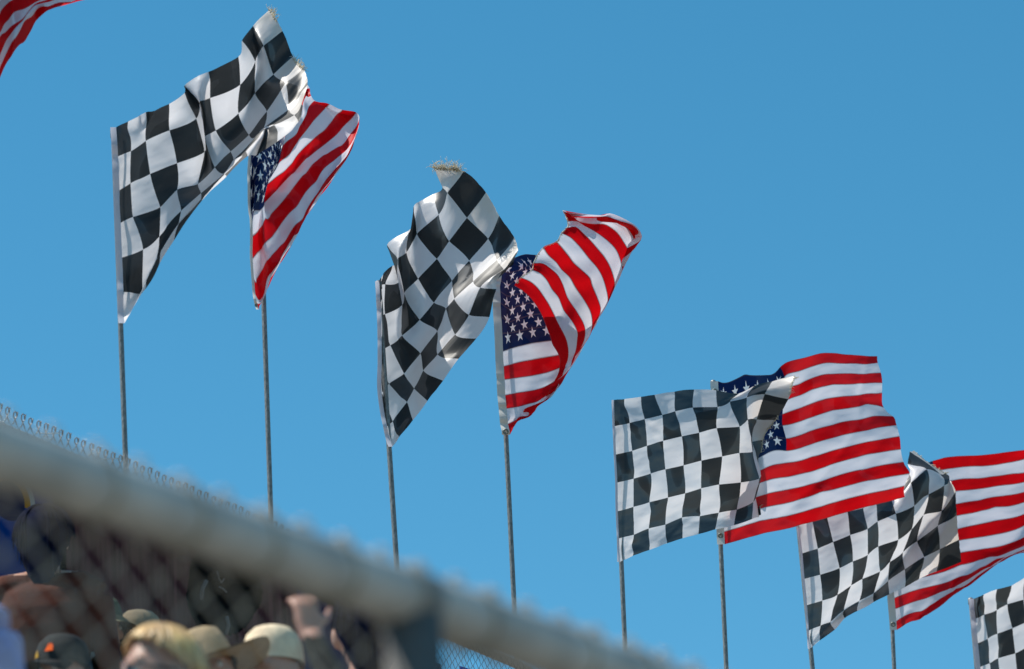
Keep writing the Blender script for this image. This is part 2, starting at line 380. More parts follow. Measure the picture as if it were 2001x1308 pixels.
# ------------------------------------------------------------------ ground and grandstand steps
FLAG_LATTICE = {
 'us6': (31, 20, (1.1130, 21.0495, 9.3391), '''0 0 0 28 15 -5 58 40 6 89 63 25 123 82 46 158 100 67 191 129 72 224 160 81 256 193 92 286 228 105 314 264 119 341 294 143 368 308 179 402 327 208 438 355 229 474 386 247 511 418 265 546 452 285 578 489 306 611 526 326 643 566 343 675 607 356 708 648 367 741 689 376 773 730 387 805 770 399 839 810 409 872 850 420 905 890 431 938 930 443 972 969 453 -2 0 -58 27 33 -61 57 62 -49 88 88 -33 122 111 -17 158 133 -5 192 155 10 226 182 23 258 211 39 290 244 55 321 282 70 351 314 93 383 304 137 411 331 165 443 365 185 476 399 203 510 431 222 544 463 243 578 496 264 610 531 284 641 568 301 674 606 314 708 644 324 741 684 335 773 723 346 805 761 359 838 800 371 873 838 380 906 876 392 938 912 406 970 944 421 -4 0 -105 26 37 -106 56 73 -99 88 103 -87 121 129 -75 156 153 -62 191 177 -46 224 202 -29 258 229 -10 291 258 8 323 288 27 355 307 55 389 309 94 416 342 120 445 378 138 476 412 156 509 441 178 543 470 200 577 501 221 609 533 240 641 568 257 675 604 269 709 641 280 742 678 292 774 716 304 807 754 317 840 791 328 875 828 338 908 864 351 941 898 366 974 930 381 -5 0 -149 25 35 -150 55 73 -146 87 108 -137 120 138 -125 154 166 -111 188 192 -94 221 217 -75 254 242 -55 287 269 -35 319 293 -12 352 313 16 384 331 47 414 359 73 443 394 89 475 425 109 508 449 133 542 474 155 575 503 176 608 534 195 641 567 211 676 601 223 709 637 236 742 673 248 775 710 260 809 747 272 845 784 282 877 820 295 910 856 309 945 892 322 982 927 333 -7 -4 -201 24 33 -197 54 70 -192 86 106 -183 118 139 -171 151 169 -156 184 198 -138 216 225 -118 249 251 -97 280 278 -74 312 304 -50 345 328 -23 377 350 4 409 373 28 440 401 47 473 430 65 506 454 87 540 476 111 573 505 130 606 536 148 640 567 164 675 598 180 708 634 191 742 671 203 776 707 215 810 742 227 845 776 241 876 815 253 909 853 267 945 889 279 982 924 288 -8 1 -249 22 32 -245 53 67 -238 84 102 -229 116 135 -216 148 167 -200 180 197 -181 211 226 -160 242 255 -137 273 284 -112 304 313 -88 336 341 -63 369 365 -40 402 387 -19 436 409 0 470 436 19 503 461 40 537 485 62 570 514 81 603 544 99 637 575 116 672 605 132 706 639 145 741 673 157 775 708 169 809 743 182 841 779 197 873 816 211 906 853 225 941 887 237 979 919 247 -10 -2 -300 21 29 -293 52 63 -285 83 97 -274 114 130 -260 145 162 -243 176 193 -223 206 223 -200 236 254 -176 265 285 -151 296 316 -127 328 347 -105 362 374 -86 398 395 -68 434 417 -50 467 444 -31 500 472 -10 534 500 10 567 527 30 601 556 49 634 586 67 668 618 82 705 648 96 741 679 110 777 712 122 809 747 136 839 785 151 870 822 169 904 858 182 939 892 192 976 920 205 -12 -6 -351 19 27 -342 50 60 -331 81 93 -319 112 125 -303 143 157 -285 173 188 -265 202 219 -241 230 251 -216 259 283 -191 289 315 -167 323 346 -147 357 374 -131 398 397 -118 434 423 -100 468 452 -81 499 483 -60 531 514 -41 567 540 -21 602 567 -2 635 596 17 667 628 35 707 656 48 746 685 61 782 717 75 815 750 90 844 786 108 872 823 128 908 860 136 943 899 142 974 938 144 -13 1 -398 18 27 -389 49 57 -378 80 90 -364 111 122 -347 142 153 -328 171 185 -307 200 216 -283 227 248 -257 255 281 -231 285 314 -207 322 345 -190 365 371 -182 404 399 -169 439 429 -151 471 460 -131 502 492 -110 535 523 -90 572 549 -71 608 576 -52 643 605 -34 676 635 -15 715 664 -1 754 693 13 792 723 27 828 755 42 859 789 61 888 825 80 924 862 90 963 898 95 1001 934 99 -15 -5 -450 17 25 -438 48 56 -425 79 88 -409 111 120 -392 142 152 -372 171 184 -350 200 216 -326 227 249 -300 254 282 -274 284 315 -250 319 347 -231 373 371 -235 410 403 -220 444 435 -201 477 466 -181 508 497 -159 542 527 -139 580 555 -120 618 583 -103 655 612 -86 690 642 -67 726 671 -50 765 700 -35 804 730 -21 843 761 -6 878 794 12 908 828 30 945 861 43 987 893 53 1033 921 61 -16 -6 -499 15 26 -486 47 57 -471 79 89 -455 111 121 -436 142 153 -416 173 186 -394 202 218 -371 229 252 -346 256 286 -321 286 320 -298 322 353 -283 368 381 -282 410 410 -268 447 441 -250 482 471 -229 518 501 -209 551 532 -188 588 560 -170 628 587 -153 666 616 -135 700 647 -116 736 677 -99 774 706 -83 814 735 -69 853 766 -54 889 797 -36 924 829 -18 961 858 -4 1002 885 8 1041 914 19 -18 1 -546 14 28 -533 46 59 -518 78 92 -500 110 124 -481 142 157 -461 174 189 -440 205 223 -417 232 258 -393 260 293 -370 290 328 -350 326 360 -336 368 389 -326 408 419 -313 446 450 -296 483 479 -277 520 508 -256 555 539 -238 592 567 -219 631 593 -200 670 621 -182 705 652 -164 742 682 -147 780 710 -131 820 739 -115 859 768 -99 896 799 -83 933 829 -67 971 857 -52 1010 884 -38 1050 913 -24 -19 -3 -597 12 29 -581 45 62 -565 77 95 -546 109 128 -527 142 161 -507 174 195 -486 206 229 -464 234 265 -442 262 302 -420 293 337 -402 328 370 -387 367 400 -372 405 431 -359 443 463 -344 480 493 -325 517 522 -304 554 552 -287 592 579 -268 631 605 -248 670 632 -230 708 661 -212 745 689 -195 783 718 -177 822 745 -160 861 774 -144 900 805 -129 938 834 -114 977 863 -99 1015 892 -85 1055 921 -71 -21 -2 -645 11 31 -629 43 65 -612 75 99 -593 108 133 -573 140 168 -553 172 202 -532 203 237 -511 233 274 -490 262 311 -470 294 348 -453 327 383 -438 364 417 -425 402 448 -409 440 478 -392 477 510 -375 515 541 -358 553 568 -338 591 595 -318 629 621 -297 669 647 -278 709 673 -260 748 701 -242 785 730 -225 822 759 -206 861 787 -190 902 815 -177 942 844 -163 981 874 -148 1018 905 -134 1055 938 -120 -22 1 -694 9 34 -677 41 68 -659 74 104 -640 106 139 -620 138 175 -599 169 211 -579 200 247 -558 230 284 -539 261 322 -520 292 359 -503 326 395 -487 361 429 -472 398 462 -456 437 492 -440 475 523 -422 514 553 -405 552 584 -386 591 611 -366 630 636 -345 670 661 -325 711 686 -307 751 713 -290 789 743 -273 824 776 -257 864 803 -240 906 829 -225 947 856 -211 987 885 -197 1024 917 -183 1059 951 -169 -24 0 -743 8 35 -725 40 72 -706 71 109 -686 103 145 -666 135 182 -646 166 219 -626 197 257 -607 228 295 -588 259 333 -569 290 371 -552 323 407 -536 358 442 -519 396 474 -503 435 505 -486 474 533 -468 515 561 -448 554 591 -430 593 621 -410 632 647 -390 672 673 -372 714 698 -354 755 724 -337 795 753 -321 831 787 -307 870 816 -290 911 843 -273 952 870 -259 994 897 -245 1035 925 -232 1072 956 -218 -26 -2 -793 6 38 -773 38 76 -753 69 114 -733 101 152 -713 132 190 -693 164 228 -673 195 267 -655 226 306 -636 256 345 -618 288 383 -601 321 421 -584 355 456 -567 393 489 -550 432 518 -531 473 545 -512 515 570 -491 557 592 -468 595 625 -453 634 658 -436 674 687 -418 715 713 -401 759 737 -384 803 759 -367 843 789 -351 878 825 -336 916 856 -321 956 885 -305 999 912 -291 1044 937 -278 1094 958 -266 -27 5 -838 4 44 -819 36 83 -799 67 121 -779 99 160 -759 130 199 -739 162 237 -719 193 277 -699 223 317 -682 254 357 -664 286 397 -648 318 436 -631 352 473 -615 390 505 -596 430 534 -577 472 562 -558 514 587 -538 556 613 -520 595 643 -501 633 675 -483 672 705 -465 714 731 -447 758 754 -430 803 777 -414 844 805 -398 880 838 -382 917 871 -366 955 902 -351 996 930 -335 1038 957 -321 1075 987 -306 -28 10 -886 3 49 -866 34 89 -846 66 130 -826 97 170 -805 128 210 -785 160 250 -765 191 289 -744 221 331 -727 252 372 -710 284 412 -694 316 451 -677 350 489 -660 388 523 -641 428 553 -622 469 581 -603 511 608 -586 552 637 -570 591 666 -549 629 697 -530 669 727 -511 710 753 -493 754 777 -476 799 800 -460 840 827 -443 877 859 -427 914 892 -411 952 924 -394 990 954 -377 1028 984 -361 1061 1017 -344 -30 1 -938 1 52 -915 33 98 -893 64 141 -872 95 183 -851 126 225 -830 158 266 -810 189 307 -791 220 348 -773 251 389 -756 282 429 -739 315 469 -721 350 506 -703 387 541 -685 425 573 -665 466 603 -648 507 631 -631 547 661 -613 587 691 -595 625 721 -575 664 751 -556 705 779 -538 749 801 -521 793 826 -504 834 853 -487 873 884 -471 910 916 -453 947 950 -436 985 981 -418 1024 1012 -399 1063 1042 -381'''),
 'us8': (31, 20, (2.1457, 22.7953, 9.2520), '''0 0 0 18 -48 -2 41 -51 11 64 -24 34 88 8 59 113 39 83 137 69 106 163 100 130 189 131 153 217 162 176 247 193 199 278 222 220 313 250 241 352 274 258 394 295 274 438 315 284 484 333 291 530 351 296 576 369 301 622 385 307 667 401 315 713 416 323 758 429 332 804 442 340 850 453 348 895 464 355 939 476 363 983 488 371 1027 499 380 1071 510 390 1115 520 402 -2 -16 -51 18 -52 -48 42 -29 -27 67 1 -3 91 31 20 115 61 43 140 92 67 165 122 90 192 153 113 219 183 136 249 213 158 281 241 179 316 268 198 354 291 216 396 312 230 441 330 239 486 347 248 533 364 255 578 382 261 623 401 265 669 418 272 714 435 281 760 450 292 805 466 302 851 479 314 897 493 327 941 506 331 986 518 340 1030 531 351 1074 544 364 1118 558 379 -5 -31 -102 19 -38 -90 44 -9 -67 68 22 -43 93 52 -20 117 81 3 142 111 26 168 141 48 195 171 71 223 201 93 253 229 114 285 257 134 320 283 153 358 306 170 400 327 183 444 345 193 489 362 203 535 379 210 580 397 215 625 416 220 670 435 229 715 453 238 761 470 249 806 486 259 852 502 270 897 515 282 942 530 292 987 545 306 1032 560 321 1077 575 338 1121 591 355 -6 -39 -150 20 -15 -129 45 12 -107 70 40 -84 95 69 -62 120 99 -40 145 128 -17 171 158 5 198 187 26 226 216 48 257 244 68 289 271 88 325 296 106 363 319 122 405 340 134 448 358 147 492 376 157 537 394 163 582 413 167 627 432 175 672 450 186 717 469 195 762 487 205 807 505 215 851 523 221 896 539 231 942 552 252 987 567 270 1033 582 289 1077 596 307 1120 591 320 -5 -19 -190 21 4 -169 46 28 -148 72 56 -127 97 84 -105 122 113 -83 147 142 -62 174 171 -41 201 200 -19 230 229 1 261 256 21 294 283 41 330 307 58 368 330 74 409 350 89 451 368 103 495 388 111 539 407 118 584 425 126 629 445 135 673 463 146 718 482 157 763 502 166 807 522 175 852 541 185 897 559 198 942 573 216 988 587 235 1032 598 254 1076 593 269 1116 574 279 -4 6 -228 22 16 -212 47 39 -192 73 67 -171 98 95 -149 124 124 -129 150 153 -108 177 183 -87 205 212 -66 234 240 -46 265 268 -26 299 294 -7 334 319 10 372 342 27 412 362 42 454 381 55 498 400 64 542 419 73 586 437 82 630 455 94 675 474 106 719 494 117 763 514 126 807 534 135 852 553 147 897 570 162 942 584 179 987 596 198 1031 595 215 1072 579 228 1112 557 238 -6 -4 -277 21 18 -258 48 45 -237 74 74 -216 100 103 -195 126 133 -175 153 163 -154 180 193 -134 209 222 -114 238 251 -94 270 279 -75 303 305 -56 338 330 -38 376 353 -22 415 376 -7 457 396 6 500 413 18 544 432 28 588 450 38 632 466 53 676 484 65 720 505 74 763 525 84 807 544 94 851 562 107 896 577 122 940 589 140 985 595 159 1027 585 174 1068 565 187 1108 542 198 -7 -8 -323 21 20 -303 48 50 -282 75 80 -261 101 110 -241 128 141 -221 156 172 -201 184 202 -182 212 232 -162 242 262 -143 274 290 -124 307 316 -105 342 342 -87 379 365 -70 419 385 -53 460 406 -39 503 426 -28 546 443 -17 590 460 -3 634 477 10 677 493 27 720 515 33 763 536 40 807 554 51 851 570 66 895 583 82 939 593 100 982 590 117 1024 573 132 1065 552 146 1105 528 159 -7 -5 -368 21 24 -348 48 54 -327 76 85 -307 103 117 -287 131 148 -268 158 180 -249 187 211 -230 216 242 -211 246 272 -192 278 300 -174 311 327 -155 346 353 -137 383 378 -120 421 400 -103 462 421 -88 505 440 -76 548 459 -63 592 476 -50 635 495 -36 678 512 -22 721 531 -14 763 551 -6 807 569 6 850 583 21 894 594 39 937 596 57 979 583 74 1021 563 90 1061 541 106 1102 517 120 -7 -1 -413 21 28 -392 49 59 -372 77 90 -353 105 122 -334 133 155 -315 161 187 -296 190 219 -278 219 251 -260 250 281 -242 282 310 -223 315 338 -205 349 364 -187 386 389 -169 424 413 -155 465 434 -139 507 453 -126 550 472 -114 593 491 -102 636 509 -90 678 528 -77 721 547 -66 763 566 -55 806 584 -42 849 598 -25 893 604 -6 935 594 12 976 575 30 1017 554 48 1058 531 66 1098 506 82 -8 2 -457 21 31 -437 49 62 -418 78 94 -399 106 127 -380 135 160 -362 164 194 -344 193 227 -327 223 259 -309 253 290 -291 285 320 -273 318 349 -255 353 375 -236 389 399 -218 428 421 -200 468 444 -186 509 466 -175 551 486 -164 594 505 -154 636 523 -143 679 541 -132 721 560 -120 763 580 -106 806 598 -90 849 611 -71 891 608 -52 932 590 -34 973 568 -14 1014 545 6 1055 521 26 1095 496 43 -9 2 -502 21 32 -483 50 64 -463 79 97 -444 108 131 -426 137 165 -409 167 199 -391 196 233 -375 226 267 -358 257 299 -341 289 330 -323 322 359 -305 356 386 -286 393 410 -266 431 433 -248 471 456 -234 512 480 -223 554 502 -212 596 523 -202 638 544 -192 680 564 -181 722 582 -168 764 600 -153 806 614 -136 847 618 -118 888 605 -99 929 583 -79 970 559 -57 1011 535 -35 1052 510 -14 1092 484 4 -10 0 -548 20 33 -528 50 66 -509 80 100 -490 109 135 -472 139 169 -455 169 204 -438 199 239 -422 230 273 -406 260 307 -390 292 340 -372 325 370 -354 359 397 -335 396 422 -315 434 445 -296 473 469 -282 514 492 -271 556 515 -259 598 537 -247 639 558 -237 681 577 -227 722 594 -214 763 607 -198 804 615 -182 845 613 -165 885 595 -145 926 572 -122 967 548 -99 1008 522 -75 1048 496 -54 1089 470 -35 -11 2 -595 20 35 -575 50 68 -555 80 102 -536 111 137 -518 141 172 -501 172 207 -485 202 243 -469 233 279 -453 264 314 -437 295 348 -420 328 379 -403 362 408 -383 399 433 -363 436 456 -343 476 480 -330 517 502 -317 558 520 -302 599 535 -289 640 551 -278 681 568 -270 721 580 -256 761 588 -239 801 594 -223 842 594 -207 882 577 -185 923 555 -161 963 531 -138 1004 506 -115 1045 480 -93 1085 454 -76 -12 2 -643 19 35 -621 50 70 -601 81 104 -582 112 138 -564 143 174 -547 174 209 -530 205 245 -515 236 282 -499 267 318 -483 298 354 -466 331 387 -449 365 416 -430 402 442 -410 440 465 -391 479 488 -379 519 500 -361 559 506 -342 599 513 -325 639 522 -311 679 534 -298 719 544 -284 758 553 -269 798 560 -254 838 560 -237 878 549 -217 919 530 -195 960 509 -174 1000 486 -152 1041 461 -133 1081 434 -116 -13 0 -690 18 35 -668 50 70 -648 81 104 -628 113 139 -610 144 174 -592 176 210 -575 207 246 -559 239 282 -542 269 318 -525 301 354 -509 333 387 -492 368 416 -474 404 438 -452 442 456 -434 481 473 -420 520 475 -397 559 475 -374 598 478 -354 638 484 -335 677 493 -318 717 503 -304 756 512 -289 795 519 -275 835 520 -259 875 514 -243 915 500 -225 956 482 -207 997 463 -189 1037 440 -172 1076 415 -157 -13 1 -733 19 36 -714 50 71 -693 82 105 -674 113 140 -655 145 174 -637 177 209 -621 209 244 -602 240 277 -583 271 310 -563 303 343 -545 335 375 -530 369 400 -512 406 415 -488 443 427 -466 482 434 -444 520 435 -420 559 436 -397 598 439 -375 637 443 -354 676 450 -335 715 459 -319 753 468 -304 792 476 -290 831 479 -277 871 475 -264 911 465 -251 952 452 -237 992 436 -224 1033 418 -211 1072 397 -199 -13 2 -786 18 36 -760 50 70 -737 82 105 -717 114 141 -700 145 178 -687 178 210 -666 210 238 -642 242 267 -620 273 294 -597 305 319 -576 337 342 -554 372 364 -536 408 380 -514 445 390 -491 482 394 -466 520 395 -440 559 396 -416 597 397 -392 636 401 -369 675 407 -349 713 415 -331 751 424 -316 790 432 -303 828 436 -292 868 435 -283 907 428 -275 948 419 -266 988 407 -257 1028 393 -249 1068 376 -240 -14 0 -831 18 34 -803 50 67 -777 82 101 -756 114 137 -740 146 174 -728 179 202 -704 211 225 -677 243 248 -653 275 269 -628 307 289 -603 340 307 -578 374 327 -558 409 342 -537 446 352 -513 483 356 -487 521 355 -460 559 355 -435 597 356 -409 635 358 -384 673 364 -363 711 372 -344 749 380 -328 787 388 -316 825 393 -308 864 394 -303 904 390 -298 944 383 -294 984 374 -289 1024 364 -283 1063 349 -277 -15 1 -865 18 33 -839 50 62 -812 83 91 -790 115 124 -775 147 155 -757 179 180 -733 212 202 -708 244 223 -683 276 241 -657 309 258 -631 342 276 -606 376 292 -583 412 306 -560 448 314 -535 484 318 -510 521 318 -484 559 317 -456 597 316 -428 635 317 -402 672 322 -380 710 330 -361 748 337 -344 784 346 -333 822 352 -327 861 354 -324 900 351 -323 940 346 -321 979 340 -318 1019 330 -314 1058 317 -309'''),
 'chk1': (31, 19, (-1.7071, 16.6407, 9.0793), '''0 0 0 14 20 18 28 52 40 43 89 64 66 124 92 93 151 117 128 119 116 162 93 117 193 120 142 224 153 170 250 188 202 272 225 236 286 265 271 284 311 306 279 356 338 285 320 334 315 279 334 354 247 340 401 222 348 451 204 360 499 207 384 537 222 416 549 249 455 552 279 496 551 311 537 563 344 577 578 378 616 597 410 654 622 422 688 649 433 722 676 447 757 4 -18 -53 18 13 -31 31 50 -7 47 87 18 67 120 44 92 143 68 125 120 73 155 141 96 188 165 121 222 190 146 254 217 174 282 246 205 299 280 238 303 320 273 300 356 306 308 311 301 330 265 296 364 231 296 406 229 311 453 244 336 501 255 362 539 270 394 559 292 434 566 319 477 571 348 520 579 379 560 593 409 598 615 387 612 639 400 644 666 415 678 695 430 712 7 -24 -103 21 15 -78 35 51 -55 52 85 -31 70 115 -6 91 138 20 117 159 45 147 183 71 181 206 96 218 228 121 257 244 143 293 261 167 316 289 199 324 324 237 325 352 272 333 301 268 347 252 258 372 236 260 404 269 287 449 290 311 497 301 336 537 316 368 563 336 410 578 359 455 588 387 502 596 420 545 611 396 559 631 363 568 656 380 600 684 401 635 714 420 669 6 0 -142 22 21 -125 37 53 -104 54 88 -81 70 120 -53 89 150 -24 113 181 6 144 209 34 179 232 60 217 249 83 264 256 101 305 271 123 334 298 155 344 329 195 346 349 231 353 294 230 362 243 215 375 275 234 399 313 259 443 334 282 491 346 306 534 360 338 562 379 382 583 399 429 600 421 478 608 448 517 624 398 519 646 353 524 672 374 556 701 399 592 732 421 628 8 -10 -200 22 21 -178 36 57 -154 52 94 -128 69 129 -100 90 161 -71 115 191 -42 148 217 -15 185 239 11 227 256 33 274 268 53 316 287 78 345 316 112 356 348 151 358 354 181 362 302 179 369 260 171 378 305 196 400 347 223 438 373 248 482 388 275 523 403 310 554 420 352 577 441 398 596 463 443 613 455 470 634 408 474 659 368 481 685 393 517 715 419 554 745 442 591 10 -10 -255 22 27 -229 34 64 -204 48 102 -177 68 137 -150 92 169 -122 121 197 -94 155 223 -67 194 247 -41 237 267 -18 283 285 5 325 308 31 354 341 66 363 377 106 364 352 121 365 310 123 372 291 126 382 338 154 403 380 182 437 409 212 477 428 244 514 444 280 545 462 321 569 483 365 591 485 399 616 449 414 642 412 425 670 395 442 699 418 479 729 440 516 759 456 550 10 0 -306 20 34 -281 31 72 -255 46 110 -228 69 144 -201 98 175 -175 129 202 -147 164 230 -120 202 256 -93 243 280 -68 286 304 -44 327 330 -17 359 362 16 365 397 54 367 356 62 369 308 63 377 334 87 389 376 115 409 416 143 442 445 177 479 466 213 513 483 252 543 503 293 569 504 327 592 471 344 624 437 363 655 406 378 683 408 405 715 418 440 746 430 473 775 442 504 9 -1 -359 20 38 -333 30 77 -307 47 116 -280 74 150 -255 107 179 -229 142 206 -202 175 234 -172 207 263 -143 242 292 -115 280 320 -90 318 350 -65 346 383 -34 361 410 0 371 369 8 381 326 12 390 364 45 406 405 78 428 442 110 458 470 144 490 491 180 523 506 218 553 510 253 582 484 277 610 450 298 641 416 320 673 386 342 704 381 371 735 389 404 764 401 436 792 411 466 10 0 -411 20 39 -385 31 80 -359 50 120 -334 81 154 -308 119 181 -283 156 206 -256 185 234 -224 210 264 -190 238 297 -159 271 329 -133 305 362 -110 333 392 -84 356 404 -56 376 376 -42 394 347 -30 409 382 7 428 417 41 453 444 73 480 466 105 510 481 139 540 492 175 570 490 209 601 461 233 632 426 257 662 390 282 694 359 309 726 344 341 755 352 373 782 365 403 808 377 433 12 0 -462 24 38 -437 37 79 -412 54 120 -387 90 151 -362 131 178 -337 171 203 -309 194 229 -273 214 259 -235 235 289 -201 267 318 -176 298 349 -155 327 375 -134 357 377 -108 385 357 -89 407 356 -64 427 381 -30 449 405 3 476 425 35 501 441 66 529 453 99 558 464 134 585 465 169 615 435 193 648 399 216 677 363 242 709 331 273 744 310 308 772 318 338 798 332 368 823 342 397 13 0 -516 30 36 -490 48 74 -464 71 112 -439 102 144 -414 137 171 -388 171 196 -356 197 222 -318 220 247 -277 244 267 -244 273 291 -217 302 317 -194 333 335 -171 365 338 -147 396 324 -126 422 331 -97 443 352 -64 463 375 -33 487 393 -1 514 404 31 543 414 66 571 425 101 595 434 136 620 406 154 649 370 172 680 337 195 715 311 226 751 294 259 782 296 294 810 305 327 835 311 357 14 1 -570 37 36 -545 62 72 -518 88 106 -492 113 140 -467 139 170 -438 166 197 -403 194 219 -362 225 232 -321 255 239 -285 283 259 -255 311 280 -228 342 292 -203 376 294 -177 409 285 -153 437 292 -123 456 313 -93 473 336 -63 493 352 -32 523 360 4 556 368 42 583 381 79 602 398 111 621 371 120 643 338 128 677 311 148 715 293 177 753 284 210 788 283 247 818 285 282 844 282 313 15 1 -627 41 41 -602 70 79 -576 99 112 -548 117 149 -523 136 181 -491 158 207 -451 188 223 -410 224 220 -370 261 214 -330 287 231 -296 316 244 -265 349 250 -233 384 249 -204 420 243 -176 451 249 -144 469 269 -115 483 290 -86 500 307 -56 535 313 -15 570 319 27 598 333 65 613 356 94 625 329 93 640 298 90 677 276 108 718 264 132 756 265 163 791 266 202 821 265 239 847 256 270 16 11 -681 42 51 -661 70 89 -643 95 126 -620 114 162 -589 132 194 -550 153 217 -507 181 223 -465 214 215 -426 249 210 -385 282 213 -344 316 214 -305 352 210 -267 389 205 -232 425 201 -199 456 206 -166 479 223 -133 499 243 -101 522 258 -66 555 265 -24 588 270 18 614 286 57 628 309 84 640 281 78 658 251 73 689 230 81 727 223 100 763 228 128 793 237 163 818 242 198 840 237 228 16 15 -734 41 60 -718 65 108 -705 88 151 -685 108 183 -648 128 200 -605 149 209 -562 174 209 -520 203 204 -482 236 196 -442 273 191 -394 313 184 -344 353 173 -299 392 163 -259 428 159 -221 460 164 -185 488 178 -150 516 195 -114 545 209 -75 576 217 -33 608 222 11 633 237 49 646 262 74 659 233 67 678 203 59 707 183 61 742 176 75 773 184 100 797 199 130 814 212 160 829 217 190 18 1 -790 41 57 -771 64 108 -757 86 150 -742 110 161 -697 131 167 -650 151 173 -605 174 174 -562 199 171 -524 228 163 -489 270 156 -430 314 150 -372 356 134 -324 396 122 -281 431 117 -241 464 122 -203 498 133 -166 530 147 -129 562 161 -91 592 169 -49 621 176 -8 648 189 32 658 218 52 673 189 44 694 157 38 724 137 38 757 129 50 786 139 74 803 157 100 812 175 127 820 190 155 15 20 -840 42 53 -813 70 80 -788 96 98 -758 119 109 -714 141 116 -666 161 122 -620 183 123 -577 208 120 -537 239 112 -496 278 110 -442 321 106 -386 364 90 -340 403 78 -299 438 75 -260 472 80 -223 506 88 -185 540 100 -148 571 113 -111 598 125 -77 621 138 -44 641 163 -12 657 191 12 678 158 7 706 123 3 738 98 6 770 86 19 795 96 44 809 114 72 816 133 100 822 149 130 15 25 -889 47 31 -850 79 35 -804 109 42 -754 133 53 -706 155 63 -659 176 69 -614 198 72 -571 224 70 -529 255 64 -486 293 62 -438 335 59 -389 376 44 -349 413 33 -314 446 32 -280 479 38 -244 513 45 -207 547 54 -171 576 67 -138 596 89 -110 610 124 -84 624 165 -57 647 177 -38 677 138 -39 711 99 -38 746 67 -31 780 47 -15 805 54 12 817 71 43 821 89 75 826 106 107 20 1 -937 54 -3 -880 89 -7 -814 123 -11 -748 147 1 -698 170 12 -650 193 19 -603 215 23 -560 241 21 -518 273 17 -474 309 15 -433 350 11 -392 390 -4 -357 424 -16 -330 454 -14 -301 484 -4 -269 519 2 -233 552 11 -198 579 28 -166 592 69 -142 599 120 -121 608 167 -101 638 156 -88 674 118 -84 712 78 -80 750 40 -69 785 10 -52 812 12 -22 822 29 13 826 46 48 830 64 83'''),
